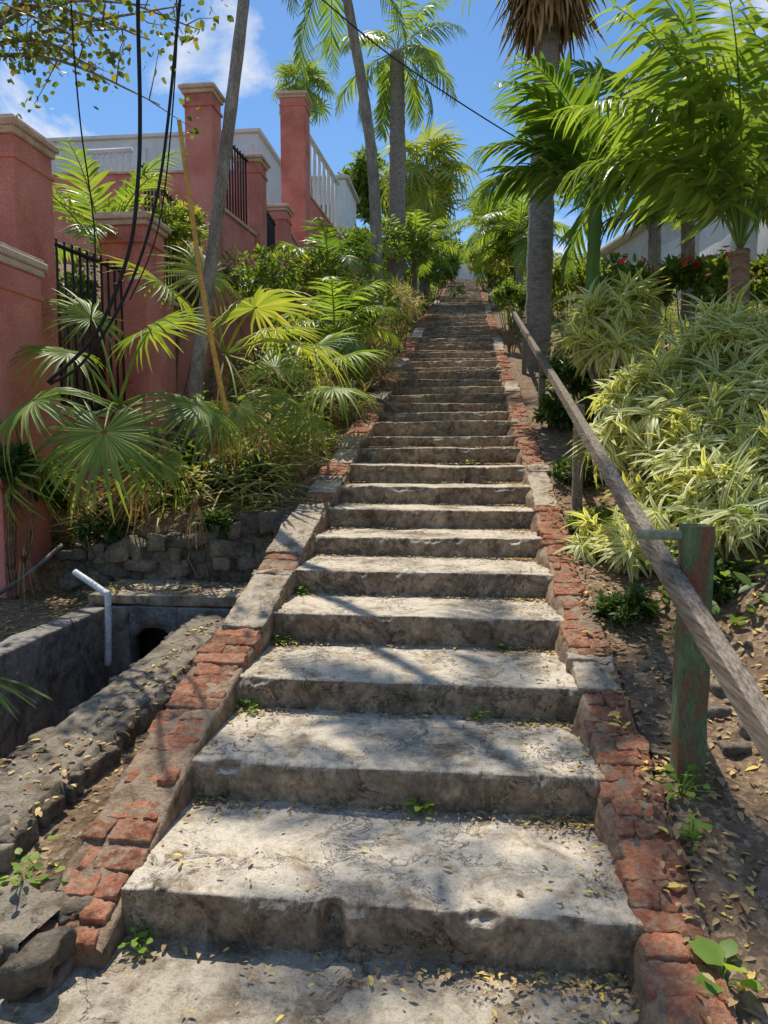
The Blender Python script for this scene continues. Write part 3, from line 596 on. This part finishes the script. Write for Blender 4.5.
# right big palm with thatch
b=at(537,345,12); b[2]=hz(b[0],b[1]); top=at(549,-38,12)
root=palm('skirted_palm','massive grey palm trunk with brown thatch skirt right of the steps',b,top,.21,.17,M['palmbark'],M['fan'],fanfrond,crown_f(12,1.0,.9,80,5,n=26,droop=.4,split=.35),merge=True)
n=900; zz=rng.uniform(-.6,.5,n); th=rng.uniform(0,2*PI,n); rr=.18+.36*rng.uniform(0,1,n)*np.clip((zz+.9)/.9,.3,1); tb=np.array(top)
P=np.stack([tb[0]+rr*np.cos(th),tb[1]+rr*np.sin(th),tb[2]+zz-.1],-1); X=np.stack([np.cos(th)*.45,np.sin(th)*.45,-1+0*th],-1)+rng.normal(size=(n,3))*.2
g=G(); V0,Q0,_,_=strap(.07,.1); g.stamp(V0,Q0,None,mats(X,np.stack([np.cos(th),np.sin(th),0*th],-1),rng.uniform(.35,.95,n)),P); g.build('dead_skirt',M['dead'],root)
# right feather palms
b=at(588,330,8.6); b[2]=hz(b[0],b[1]); top=at(596,205,8.6)
lv=[((D(a),D(e),l),dict(droop=dr,nl=40,Lf=.56,wf=.06,sag=.5)) for a,e,l,dr in [(180,60,1.65,100),(205,72,1.8,85),(150,78,1.8,75),(-170,45,1.55,115),(120,85,1.7,55),(-60,70,1.55,100),(-20,62,1.65,95),(20,75,1.7,75),(60,80,1.6,60),(-140,80,1.85,80),(165,50,1.65,105),(0,45,1.5,110)]]
palm('feather_palm','green feather palm arching over the rail in front of the skirted palm',b,top,.085,.07,M['frond'],M['frond'],pinnate,lv)
b=at(655,330,10.5); b[2]=hz(b[0],b[1]); top=at(655,150,10.5)
palm('feather_palm','tall feather palm behind, reaching the top right sky',b,top,.09,.08,M['bark'],M['frond'],pinnate,crown_p(15,2.1,88,-15,droop=80,nl=38,Lf=.55,wf=.055,sag=.55))
b=at(690,330,8.6); b[2]=hz(b[0],b[1]); top=at(688,222,8.6)
palm('feather_palm','low feather palm in front of the grey house wall',b,top,.08,.07,M['bark'],M['frond'],pinnate,crown_p(11,1.25,88,15,droop=80,nl=30,Lf=.42,wf=.045,sag=.5))
b=at(738,330,6.2); b[2]=hz(b[0],b[1]); top=at(740,250,6.2)
lv=[((D(a),D(e),l),dict(droop=dr,nl=42,Lf=.60,wf=.054,sag=.85,petiole=.2)) for a,e,l,dr in [(182,85,2.3,50),(200,79,2.1,70),(160,76,2.1,85),(0,84,2.3,45),(-30,76,2.1,65),(95,84,2.3,45),(-110,82,1.9,80),(-70,88,2.3,35),(30,72,2.0,80),(-150,74,1.8,95),(185,64,1.7,105),(-5,62,1.7,100)]]
palm('feather_palm','bright feather palm with brown trunk at the far right',b,top,.085,.075,M['brownbark'],M['frondy'],pinnate,lv)
top=at(520,235,17)
palm('feather_palm','light green feather palm on right bank halfway up the steps',(top[0],top[1],hz(top[0],top[1])),top,.09,.08,M['bark'],M['frondy'],pinnate,crown_p(16,1.6,85,-10,droop=85,nl=30,Lf=.45,wf=.05),merge=True)
top=at(492,225,27)
palm('feather_palm','distant feather palm beside the upper steps on the right',(top[0],top[1],hz(top[0],top[1])),top,.1,.09,M['bark'],M['frondy'],pinnate,crown_p(17,1.9,85,-20,droop=85,nl=28,Lf=.5,wf=.055),merge=True)
# ------------------------------------------------------------------ shrubs
def S(px,py,Y,r,mat,label,leaf=.1,n=2200,sx=1.0,sz=1.0,name='shrub',**k):
    R_=r*pxm(Y); shrub(name,label,at(px,py,Y),(R_*sx,R_,R_*sz),mat,leaf,n,**k)
S(352,318,10.8,42,M['shr'],'bright green leafy shrub beside the left kerb below the thin palm',.08,2000)
S(318,285,12.4,36,M['shy'],'yellow-green bush under the pink terrace wall',.10,1500)
S(300,345,9.2,34,M['shy'],'sprawling bush in front of the small arching palm',.08,1200)
S(368,255,16,38,M['shr'],'rounded green bush at the foot of the thick grey palm',.11,2400)
S(398,312,14,24,M['grass'],'dry tuft crowding the left kerb halfway up',.26,700,proto=SPn)
S(405,258,20,34,M['shr'],'green bush on the left bank under the fan palm',.13,2400)
S(432,280,25,24,M['shr'],'leafy clump beside the left kerb near the top',.13,2000)
S(428,238,30,28,M['shy'],'green thicket behind the bushes high on the left',.2,2200)
S(442,262,38,18,M['shr'],'highest green bush on the left of the steps',.2,1600)
S(258,290,10.2,38,M['shr'],'bush spreading at the base of the pink wall behind the fan palms',.08,1900)
S(172,248,9.2,42,M['shy'],'climbing yellow-green vine spilling over the pink wall',.08,1700)
S(70,295,7.4,34,M['shr'],'leafy vine growing through the nearest iron fence',.07,1100)
S(335,408,8.6,30,M['grass'],'straw coloured dry tuft beside the left kerb',.22,900,proto=SPn)
S(362,360,10.5,26,M['grass'],'dry grass tuft above the straw tuft, near the kerb',.24,750,proto=SPn)
S(300,445,7.4,28,M['grass'],'pale dry grass clump below the straw tuft',.22,850,proto=SPn)
S(250,470,6.3,26,M['grass'],'brownish dry grass between the fan palms and retaining wall',.2,700,proto=SPn)
S(245,488,6.0,30,M['shd'],'tangled undergrowth above the stone retaining wall',.07,1300)  # dark leaf colour puts the bank's deep shade into this undergrowth
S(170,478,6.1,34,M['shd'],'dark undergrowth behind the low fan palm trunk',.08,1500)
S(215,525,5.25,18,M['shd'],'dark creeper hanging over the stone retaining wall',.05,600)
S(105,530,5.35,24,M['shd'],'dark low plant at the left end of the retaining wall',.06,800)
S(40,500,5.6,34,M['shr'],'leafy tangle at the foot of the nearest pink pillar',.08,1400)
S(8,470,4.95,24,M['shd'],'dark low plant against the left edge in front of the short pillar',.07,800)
S(592,378,8.3,34,M['shd'],'dark rounded shrub behind the handrail under the arching palm',.09,2600)
S(690,284,7.8,40,M['shr'],'red flowering bush in front of the grey house',.09,2200,1.6,.6,flowers=34)
S(752,290,6.8,32,M['shr'],'green bush with few red blooms below the far right palm',.09,1600,flowers=12)
S(630,298,9.5,32,M['shr'],'mid green shrub between the palms and grey house',.10,1900)
S(570,288,13,34,M['shy'],'sunlit bush on the open slope behind the skirted palm trunk',.11,2300)
S(514,258,18,28,M['shy'],'sunny yellow-green bush right of the steps under light palm',.13,2400)
S(512,300,14,18,M['shr'],'small bush at the right kerb below the light palm',.09,1300)
S(499,275,24,22,M['shr'],'green bush leaning over the right kerb farther up',.14,1700)
S(486,262,34,18,M['shy'],'pale bush beside the top steps on the right',.18,1500)
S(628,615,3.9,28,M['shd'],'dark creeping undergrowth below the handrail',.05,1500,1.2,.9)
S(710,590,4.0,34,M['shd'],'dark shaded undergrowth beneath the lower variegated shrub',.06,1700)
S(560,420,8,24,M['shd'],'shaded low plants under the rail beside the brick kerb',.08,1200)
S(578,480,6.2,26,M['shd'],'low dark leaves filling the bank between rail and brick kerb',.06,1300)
S(596,535,5.2,26,M['shr'],'small green plants on the dirt under the middle of the rail',.05,1100)
def RS(px,py,Y,r,label,nros,sz=1,ln=.2): 
    R_=r*pxm(Y); rosettes('variegated_shrub',label,at(px,py,Y),(R_,R_,R_*sz),M['var'],nros,26,ln)
RS(720,388,5.7,74,'large cream and green variegated shrub filling the right bank',150,1,.215)
RS(656,425,5.5,54,'variegated shrub pressing against the handrail behind green post',105,1,.205)
RS(700,470,5.0,60,'variegated shrub in the middle of the hedge above the green post',115,1,.19)
RS(778,430,5.0,66,'variegated shrub cut by the right border of the picture',105,1,.195)
RS(750,520,4.5,78,'lowest variegated shrub right of the green post',135,1,.17)
RS(640,562,4.7,52,'small variegated shrub below the rail beside the brick kerb',95,1,.155)
RS(616,335,7.4,36,'upright variegated shrub behind, under the feather palm',65,1.2,.24)
# ------------------------------------------------------------------ background trees
def tree(label,px,py,Y,r,mat,leaf,n,sz=1.0):
    c=at(px,py,Y); R_=r*pxm(Y); bz=hz(c[0],c[1]); root=thing('tree',label,'tree',(c[0],c[1],bz))
    nc=34; d=sph(nc); cc=c+d*np.array([R_,R_,R_*sz])*rng.uniform(.3,1,nc)[:,None]; cr=rng.uniform(.18,.34,nc)*R_
    k=rng.integers(0,nc,n); q=sph(n)*rng.uniform(0,1,n)[:,None]**.45; P=cc[k]+q*cr[k][:,None]
    X=q+rng.normal(size=(n,3))*.5; Z=q*.4+np.array([0,0,.8])+rng.normal(size=(n,3))*.4
    g=G(); g.stamp(*LP,mats(X,Z,leaf*rng.uniform(.6,1.3,n)),P); g.build('crown',mat,root)
    g=G(); V,Q,T=tube(spline([(c[0],c[1],bz-.2),(c[0]+.1,c[1],(bz+c[2])/2),tuple(c)],12),np.linspace(.2,.08,12),8,.05); g.add(V,Q,T)
    for j in range(10): 
        V,Q,T=tube(spline([c-np.array([0,0,R_*sz*.7]),(c+cc[j])/2-np.array([0,0,.2]),cc[j]],8),np.linspace(.07,.02,8),5); g.add(V,Q,T)
    g.build('trunk',M['bark'],root)
tree('broad green tree behind the house on the upper left skyline',372,190,36,34,M['shr'],.3,3200)
tree('leafy tree left of the top of the steps',415,225,42,28,M['shr'],.3,2600)
tree('dense tree right of the top of the steps',505,225,40,34,M['shy'],.3,3000)
tree('green tree behind the right hand palms',592,170,24,32,M['shr'],.2,2100)
tree('leafy tree at right edge behind the grey house',765,150,24,36,M['shr'],.22,2000)
tree('green tree closing the view above the last step',462,262,62,18,M['shr'],.35,1800)
# overhanging sparse tree upper left
root=thing('overhanging_tree','sparse branches with small olive leaves hanging in the upper left sky','tree',(-4.6,5.2,0.4))
tr=np.array([-4.6,5.2,.3]); fork=at(-60,60,5.2); g=G(); V,Q,T=tube(spline([tr,(tr+fork)/2,fork],12),np.linspace(.11,.07,12),8,.06); g.add(V,Q,T); g.build('trunk',M['bark'],root)
gl=G(); gb=G()
ends=[(70,15,5.0),(150,40,5.1),(110,85,5.2),(160,105,5.4),(40,-5,4.8),(120,-20,5.0),(60,70,5.3),(200,30,5.6),(185,5,5.4),(90,45,5.0),(150,5,5.2)]
for e in ends:
    E=at(*e); mid=(fork+E)/2+np.array([0,0,.25])+rng.normal(size=3)*.06; path=spline([fork,mid,E],14); V,Q,T=tube(path,np.linspace(.022,.004,14),5); gb.add(V,Q,T)
    for _ in range(7):
        s=path[rng.integers(5,13)]; tw=s+rng.normal(size=3)*np.array([.18,.18,.16]); V,Q,T=tube([s,(s+tw)/2+rng.normal(size=3)*.02,tw],[.006,.004,.002],4); gb.add(V,Q,T)
        m=13; P=tw+rng.normal(size=(m,3))*.075; gl.stamp(*LPr,mats(rng.normal(size=(m,3)),rng.normal(size=(m,3))+np.array([0,0,.8]),rng.uniform(.038,.068,m)),P)
gb.build('branches',M['bark'],root); gl.build('crown',M['sea'],root)
# ------------------------------------------------------------------ pink boundary wall, pillars
def pillar(px,Y,w,ztop,zb,label,capk=1.0):
    c=at(px,300,Y); x=c[0]; root=thing('pillar',label,'pillar',(x,Y,zb)); k=capk
    g=G(); box(g,(x,Y,(zb+ztop-.12)/2),(w,w,ztop-.12-zb),.012,0,(3,3,12),.004,4); box(g,(x,Y,ztop-.28),(w+.05*k,w+.05*k,.045),.01); g.build('shaft',M['pink'],root)
    g=G(); box(g,(x,Y,ztop-.09),(w+.07*k,w+.07*k,.055),.012); box(g,(x,Y,ztop-.035),(w+.14*k,w+.14*k,.055),.014); box(g,(x,Y,ztop+.005),(w+.07*k,w+.07*k,.03),.01); g.build('cap',M['cream'],root)
    return x
x1=pillar(8,6.0,.56,4.05,.2,'nearest tall pink pillar with cream cap at the left edge',.7)
x0=pillar(-20,5.3,.62,2.90,.1,'short pink pillar with cream cap in front of the tall one',.6)
x2=pillar(135,8.1,.5,3.95,.8,'pink pillar half hidden by palms, second along the wall')
x3=pillar(207,11.3,.42,6.78,1.8,'tall slim pink pillar with cream cap behind the leaning trunk')
x4=pillar(253,13.4,.44,6.55,2.4,'pink pillar between the two dark iron railings')
x5=pillar(279,15.8,.46,6.45,3.0,'short pink pillar below the tallest one')
x6=pillar(297,18.0,.58,9.66,3.6,'tallest pink pillar at the corner of the white house')
def wallseg(xa,ya,xb,yb,z0,z1,label,th=.26):
    c=((xa+xb)/2,(ya+yb)/2,(z0+z1)/2); L_=math.hypot(xb-xa,yb-ya); ang=math.atan2(yb-ya,xb-xa)
    root=thing('boundary_wall',label,'wall',(c[0],c[1],z0)); g=G(); box(g,c,(L_,th,z1-z0),.012,ang,(8,1,5),.003,3); g.build('wall_panel',M['pink'],root)
    g=G(); box(g,(c[0],c[1],z1+.03),(L_,th+.08,.055),.01,ang); g.build('coping',M['cream'],root)
def iron(xa,ya,xb,yb,z0,z1,label,mat='iron',step=.12,r=.011):
    root=thing('iron_railing' if mat=='iron' else 'white_railing',label,'railing',((xa+xb)/2,(ya+yb)/2,z0)); L_=math.hypot(xb-xa,yb-ya); n=max(3,int(L_/step)); g=G()
    for k in range(n+1):
        u=(k+.5)/(n+1); x=xa+(xb-xa)*u; y=ya+(yb-ya)*u; V,Q,T=tube([(x,y,z0),(x,y,(z0+z1)/2),(x,y,z1)],r,6); g.add(V,Q,T)
    g.build('bars',M[mat],root)
    for z in (z0+.08,z1-.06):
        g=G(); V,Q,T=tube([(xa,ya,z),((xa+xb)/2,(ya+yb)/2,z),(xb,yb,z)],r*1.6,6); g.add(V,Q,T); g.build('rail',M[mat],root)
wallseg(x1,6.29,x2,7.85,.1,1.75,'low pink wall under the nearest iron fence')
iron(x1,6.3,x2,7.84,1.82,3.4,'dark iron fence between the nearest pink pillars','iron',.12,.014)
wallseg(x2,8.36,x3,11.09,.6,3.2,'pink wall hidden behind the feather palm')
iron(x2,8.4,x3,11.05,3.27,4.7,'dark iron fence above the wall behind the leaning trunk','iron',.14,.013)
wallseg(x3,11.52,x4,13.17,1.6,5.15,'pink wall right of the tall slim pillar')
iron(x3,11.55,x4,13.15,5.22,6.5,'black iron railing right of the tall slim pillar','iron',.13,.016)
wallseg(x4,13.64,x5,15.55,2.0,5.05,'pink wall left of the short pillar')
iron(x4,13.68,x5,15.52,5.12,6.1,'short black railing left of the short pillar','iron',.13,.016)
wallseg(x5,16.04,x6,17.7,2.6,6.1,'pink wall below the tallest pillar')
wallseg(x6+.05,18.3,x6+.3,25.0,3.2,7.6,'long pink wall running uphill past the tallest pillar')
iron(x6+.05,18.4,x6+.22,22.6,7.68,9.3,'white slatted balcony railing beyond the tallest pillar','white',.6,.045)
wallseg(-9.5,15.6,x5-.3,15.9,3.5,7.2,'pink terrace wall facing the camera below the white house')
# white house
root=thing('white_house','white flat roofed house behind the pink terrace','house',(-9,22,5)); hy=21.0
g=G(); box(g,(-10.7,hy+1.5,7.4),(9.6,3,5.5),.03,0,(6,4,4)); g.build('wall',M['white'],root)
g=G(); box(g,(-10.7,hy+1.5,10.2),(9.8,3.2,.10),.02); g.build('roof',M['white'],root)
for xx in (-13.2,-11.3,-9.75,-8.2,-6.65):
    g=G(); box(g,(xx,hy-.02,9.3),(1.2,.1,1.15),.02); w=g.build('window',M['white'],root)
    g=G(); box(g,(xx,hy-.072,9.3),(1.05,.03,1.0),.01); g.build('pane',M['glass'],w)
    g=G()
    for z in np.linspace(8.88,9.72,7): box(g,(xx,hy-.115,z),(1.05,.05,.035),.008)
    g.build('louvre',M['white'],w)
xa_=at(88,150,19.5)[0]; xb_=at(132,150,19.5)[0]
iron(xa_,19.5,xb_,19.5,8.55,9.3,'short white balustrade in front of the white house','white',.2,.045)
root=thing('white_house','small white block house beyond the balcony railing','house',(-3.9,31,7)); c=at(343,175,31)
g=G(); box(g,(c[0]-1.2,32.5,9.2),(2.6,3,6.2),.03); g.build('wall',M['white'],root); g=G(); box(g,(c[0]-1.2,32.5,12.36),(2.9,3.3,.14),.03); g.build('roof',M['grey'],root)
g=G(); box(g,(c[0]-.9,30.98,10.8),(.7,.06,1.0),.01); g.build('window',M['glass'],root)
# grey house right
root=thing('grey_house','pale grey house partly hidden by palms on the right','house',(6.5,15,3)); 
ax=np.array([5.2,11.6]); bx=np.array([3.4,20.0]); d=(bx-ax); Lh=np.linalg.norm(d); ang=math.atan2(d[1],d[0]); nn=np.array([d[1],-d[0]])/Lh; c=(ax+bx)/2+nn*2.5
g=G(); box(g,(c[0],c[1],4.55),(Lh,5,3.5),.03,ang,(8,3,3)); g.build('wall',M['grey'],root)
g=G(); box(g,(c[0],c[1],6.36),(Lh+.4,5.4,.12),.03,ang); g.build('roof',M['grey'],root)
for u in (.14,.36,.58,.82):
    w=ax+d*u; g=G(); box(g,(w[0]-nn[0]*.02,w[1]-nn[1]*.02,4.95),(1.1,.1,1.4),.02,ang); wo=g.build('window',M['white'],root)
    g=G(); box(g,(w[0]-nn[0]*.08,w[1]-nn[1]*.08,4.95),(.92,.04,1.22),.01,ang); g.build('shutter',M['shutter'],wo)
g=G(); box(g,(-.2,50.3,12.6),(3.2,.25,1.5),.03,0,(4,1,3)); box(g,(-.2,50.3,13.4),(3.4,.4,.12),.02)
o=g.build('garden_wall',M['white'],None,True,(-.2,50.3,11.8)); tag(o,'small white wall closing the top of the steps','wall')
# ------------------------------------------------------------------ cables
def cable(pts,r,label,n=40):
    P=[at(*p) for p in pts]; g=G(); V,Q,T=tube(spline(P,n),r,6); g.add(V,Q,T); o=g.build('utility_cable',M['cable'],None,True,tuple(P[0])); tag(o,label,'cable')
cable([(142,-60,4.4),(138,0,4.4),(140,110,4.4),(138,180,4.4),(128,255,4.4),(95,335,4.45),(48,382,4.5)],.013,'thickest black cable hanging straight down then looping left')
cable([(186,-60,4.5),(180,0,4.5),(160,180,4.5),(130,285,4.5),(85,360,4.5),(50,384,4.5)],.010,'black cable sweeping from upper right to the fence')
cable([(70,-60,5.0),(72,20,5.0),(80,120,5.1),(95,240,5.2),(90,330,5.3)],.006,'thin black cable dangling in front of the iron fence')
cable([(175,-40,5.6),(176,60,5.6),(160,220,5.6),(130,300,5.6)],.006,'thin cable beside the yellow cane')
cable([(300,-20,10),(390,55,11),(500,128,12),(560,160,13)],.010,'thin overhead wire crossing the blue sky')
# ------------------------------------------------------------------ small weeds, broadleaf plant, rocks
def weed(p,n,leaf,label,proto=LPr,mat='weed',spread=.05):
    p=np.array(p,float); root=thing('weed',label,'weed',p); g=G(); th=rng.uniform(0,2*PI,n); r=rng.uniform(0,1,n)*spread
    P=np.stack([p[0]+r*np.cos(th),p[1]+r*np.sin(th),p[2]+rng.uniform(.01,.7,n)*spread*1.3],-1); X=np.stack([np.cos(th),np.sin(th),rng.uniform(-.1,.7,n)],-1)
    g.stamp(*proto,mats(X,np.tile([0,0,1.],(n,1))+rng.normal(size=(n,3))*.3,leaf*rng.uniform(.7,1.3,n)),P); g.build('leaves',M[mat],root)
    g=G(); 
    for q in P[:14]: V,Q,T=tube([p-np.array([0,0,.01]),(p+q)/2+np.array([0,0,.01]),q],.0022,4); g.add(V,Q,T)
    g.build('stems',M[mat],root)
def wg(px,py): return ground(px,py)
p=wg(722,985); weed(p,9,.085,'broad leaved green seedling at the bottom right corner',LPr,'weed',.06)
weed(wg(680,795),26,.035,'small bright weed at the foot of the green post',LPr,'weed',.10)
weed(wg(692,842),14,.035,'tiny weed on the dirt below the green post',LPr,'weed',.06)
weed(wg(25,885),34,.035,'leafy weed on the soil at lower left',LPr,'weed',.13)
weed(wg(152,712),22,.028,'small weed between the rubble wall and left kerb',LPr,'weed',.08)
for (sx,i,lab,n) in [(-.16,2,'weed sprouting under the second step, left of centre',20),(-.96,3,'weed at the left end of the third step',22),(-.98,4,'weed tuft at the left end of the fourth step',30),(.05,3,'tiny weed below the third step near the middle',10),(-.97,1,'weed in the corner left of the lowest step',24),(-.97,5,'weed at the left end of the fifth step',24),(.2,4,'weed under the fourth step right of the middle',12),(.05,10,'small weed far up in the joint of a step',14)]:
    yy=stepy[i-1]-.03; weed((sx,yy,stairtop(sx,yy)),n,.026,lab,LPr,'weed',.05)
p=at(10,690,3.3); root=thing('strap_plant','green strap leaved plant poking in at the left edge','plant',(p[0]-.25,3.3,.15)); g=G(); n=9; th=rng.uniform(-.6,.9,n)
X=np.stack([np.cos(th),np.sin(th)*.6-.2,.45+0*th],-1); g.stamp(SP[0]*np.array([1,.6,1]),SP[1],None,mats(X,np.tile([0,0,1.],(n,1)),rng.uniform(.3,.42,n)),np.tile([p[0]-.25,3.3,.3],(n,1))); g.build('leaves',M['fan'],root)
def rock(px,py,s,label):
    p=ground(px,py); V,Q=rbox((s,s*.8,s*.6),s*.15,(5,5,4)); W=V+p; W=W+nrm(V)*(s*.2*sn(W,2.2/s,int(px)%5)+s*.08*sn(W,7/s,2)+s*.03*sn(W,18/s,3))[:,None]; g=G(); g.add(W,Q); o=g.build('rock',M['stone'],None,True,tuple(p)); tag(o,label,'rock')
rock(12,985,.09,'pale rock at the bottom left corner'); rock(660,755,.07,'small grey rock left of the green post foot')
rock(735,752,.09,'grey rock right of the green post foot'); rock(648,668,.09,'angular pale rock beside the right brick kerb'); rock(712,930,.045,'small white stone on the dirt at lower right')
rock(15,812,.09,'rock on the soil below the rubble wall'); rock(712,712,.10,'dark rock just behind the green post'); rock(752,730,.11,'brown rock on the bank edge at the right border'); rock(728,690,.12,'flat brown rock on the bank above the post foot')
# ------------------------------------------------------------------ leaf litter and ground cover (uncountable)
def litter(name,label,pts,s0,s1,cat='leaf litter',mat='litter'):
    pts=np.array(pts); n=len(pts); th=rng.uniform(0,2*PI,n); X=np.stack([np.cos(th),np.sin(th),rng.normal(size=n)*.12],-1); Z=np.tile([0,0,1.],(n,1))+rng.normal(size=(n,3))*.2
    g=G(); g.stamp(*LP,mats(X,Z,rng.uniform(s0,s1,n)*rng.uniform(.6,1.2,n)),pts+np.array([0,0,.004])); o=g.build(name,M[mat],None); tag(o,label,cat,None,'stuff')
pts=[]
for _ in range(9000):
    i=int(rng.integers(0,14)); u=rng.random()
    x=XR-abs(rng.normal())*.15 if u<.52 else XL+abs(rng.normal())*.12 if u<.64 else rng.uniform(XL,XR)
    ya=stepy[i]; yb=stepy[i+1]; y=yb-.01-abs(rng.normal())*.045 if rng.random()<.82 else rng.uniform(ya+.04,yb-.03)
    if XL<x<XR and y>ya+.03: pts.append((x,y,stairtop(x,y)+.003))
for _ in range(620):
    x=rng.uniform(-1.6,.7) if rng.random()<.3 else (XR-abs(rng.normal())*.35); y=2.02-abs(rng.normal())*.05 if rng.random()<.6 else rng.uniform(1.3,2.0); pts.append((x,y,PZ+.010))
litter('leaf_litter','small dry yellow and brown leaves scattered on the steps',pts,.012,.034)
pts=[]
for _ in range(5000):
    i=int(rng.integers(8,70)); x=rng.uniform(XL,XR); ya=stepy[i]; yb=stepy[i+1]; y=yb-.01-abs(rng.normal())*.09
    if y>ya+.05: pts.append((x,y,stairtop(x,y)+.003))
litter('leaf_litter','brown leaf drifts on the upper flights of the steps',pts,.03,.06,'leaf litter','litterb')
pts=[]
for _ in range(3600): 
    x=rng.uniform(.60,1.7); y=rng.uniform(1.3,6); pts.append((x,y,hz(x,y) if x>.69 else max(hz(x,y),float(nose(y))+.012)))
litter('leaf_litter','dry brown leaves covering the dirt right of the brick kerb',pts,.02,.06)
pts=[]
for _ in range(3000): 
    x=rng.uniform(-3.2,-1.33); y=rng.uniform(1.9,5.1)
    if not(-2.42<x<-1.6 and 2.8<y<4.7): pts.append((x,y,hz(x,y)+(.49-hz(x,y) if (4.66<y<5.28 and -2.54<x<-1.34) else (.19+.094*(y-2.12)+.02-hz(x,y)) if (-1.78<x<-1.42 and 2.15<y<4.3) else 0)))
litter('leaf_litter','dry leaves on the soil around the drain at lower left',pts,.02,.055)
def cover(name,label,x0,x1,y0,y1,n,mat,proto,leaf,hgt):
    x=rng.uniform(x0,x1,n); y=y0+(y1-y0)*rng.uniform(0,1,n)**1.5; P=np.stack([x,y,H(x,y)+rng.uniform(0,1,n)**2*hgt],-1)
    th=rng.uniform(0,2*PI,n); X=np.stack([np.cos(th),np.sin(th),rng.uniform(.0,.9,n)],-1); Z=np.tile([0,0,1.],(n,1))+rng.normal(size=(n,3))*.3
    sc=leaf*rng.uniform(.6,1.3,n)*(1+y/25); g=G(); g.stamp(proto[0],proto[1],proto[2],mats(X,Z,sc),P); o=g.build(name,M[mat],None); tag(o,label,'ground cover',None,'stuff')
cover('ground_cover','mixed low greenery covering the left bank',-3.5,-1.40,5.6,46,9500,'shr',LP,.08,.45)
cover('ground_cover','mixed low greenery covering the right bank',.95,5.5,3.6,46,12500,'shr',LP,.09,.45)
cover('dry_grass','dry grass and stalks along the left bank',-3.3,-1.36,5.5,18,4500,'grass',SPn,.24,.3)
# ------------------------------------------------------------------ light, world, camera
EL=math.radians(63); AZ=math.radians(-24)
sd=Vector((math.sin(AZ)*math.cos(EL),math.cos(AZ)*math.cos(EL),math.sin(EL)))
l=bpy.data.lights.new('sun','SUN'); l.energy=5.0; l.angle=math.radians(.5); l.color=(1,.94,.83); lo=bpy.data.objects.new('sun',l); COL.objects.link(lo); lo.rotation_euler=sd.to_track_quat('Z','Y').to_euler(); lo.location=(0,0,30)
w=bpy.data.worlds.new('World'); SC.world=w; w.use_nodes=True; nt=w.node_tree
for n in list(nt.nodes): nt.nodes.remove(n)
sky=N(nt,'ShaderNodeTexSky'); sky.sky_type='NISHITA'; sky.sun_disc=False; sky.sun_elevation=EL; sky.sun_rotation=AZ%(2*PI); sky.air_density=1.0; sky.dust_density=.3; sky.ozone_density=2.5
hs=N(nt,'ShaderNodeHueSaturation',ins={'Saturation':1.22,'Value':1.0}); L(nt,sky.outputs[0],hs.inputs['Color'])
tc=N(nt,'ShaderNodeTexCoord'); mp=N(nt,'ShaderNodeMapping'); mp.inputs['Scale'].default_value=(1,1,2.0); mp.inputs['Location'].default_value=(.35,.1,.2); L(nt,tc.outputs['Generated'],mp.inputs[0])
cn=noise_(nt,mp.outputs[0],3.2,8,.6,.3); cf=ramp(nt,cn.outputs[0],[(.54,g3(0)),(.68,g3(1))])
c=mix(nt,hs.outputs[0],(7.2,7.0,6.7),cf)
bg=N(nt,'ShaderNodeBackground',ins={'Strength':.145}); L(nt,c,bg.inputs[0]); ow=N(nt,'ShaderNodeOutputWorld'); L(nt,bg.outputs[0],ow.inputs[0])
cam=bpy.data.cameras.new('camera'); co=bpy.data.objects.new('camera',cam); COL.objects.link(co); SC.camera=co
cam.sensor_fit='VERTICAL'; cam.sensor_height=24; cam.sensor_width=18; cam.lens=FPX/1024*24; cam.clip_start=.05; cam.clip_end=1500
Mx=Matrix((( Rv[0],Uv[0],-Fv[0],CAM[0]),(Rv[1],Uv[1],-Fv[1],CAM[1]),(Rv[2],Uv[2],-Fv[2],CAM[2]),(0,0,0,1))); co.matrix_world=Mx
SC.view_settings.view_transform='Standard'; SC.view_settings.look='None'; SC.view_settings.exposure=0
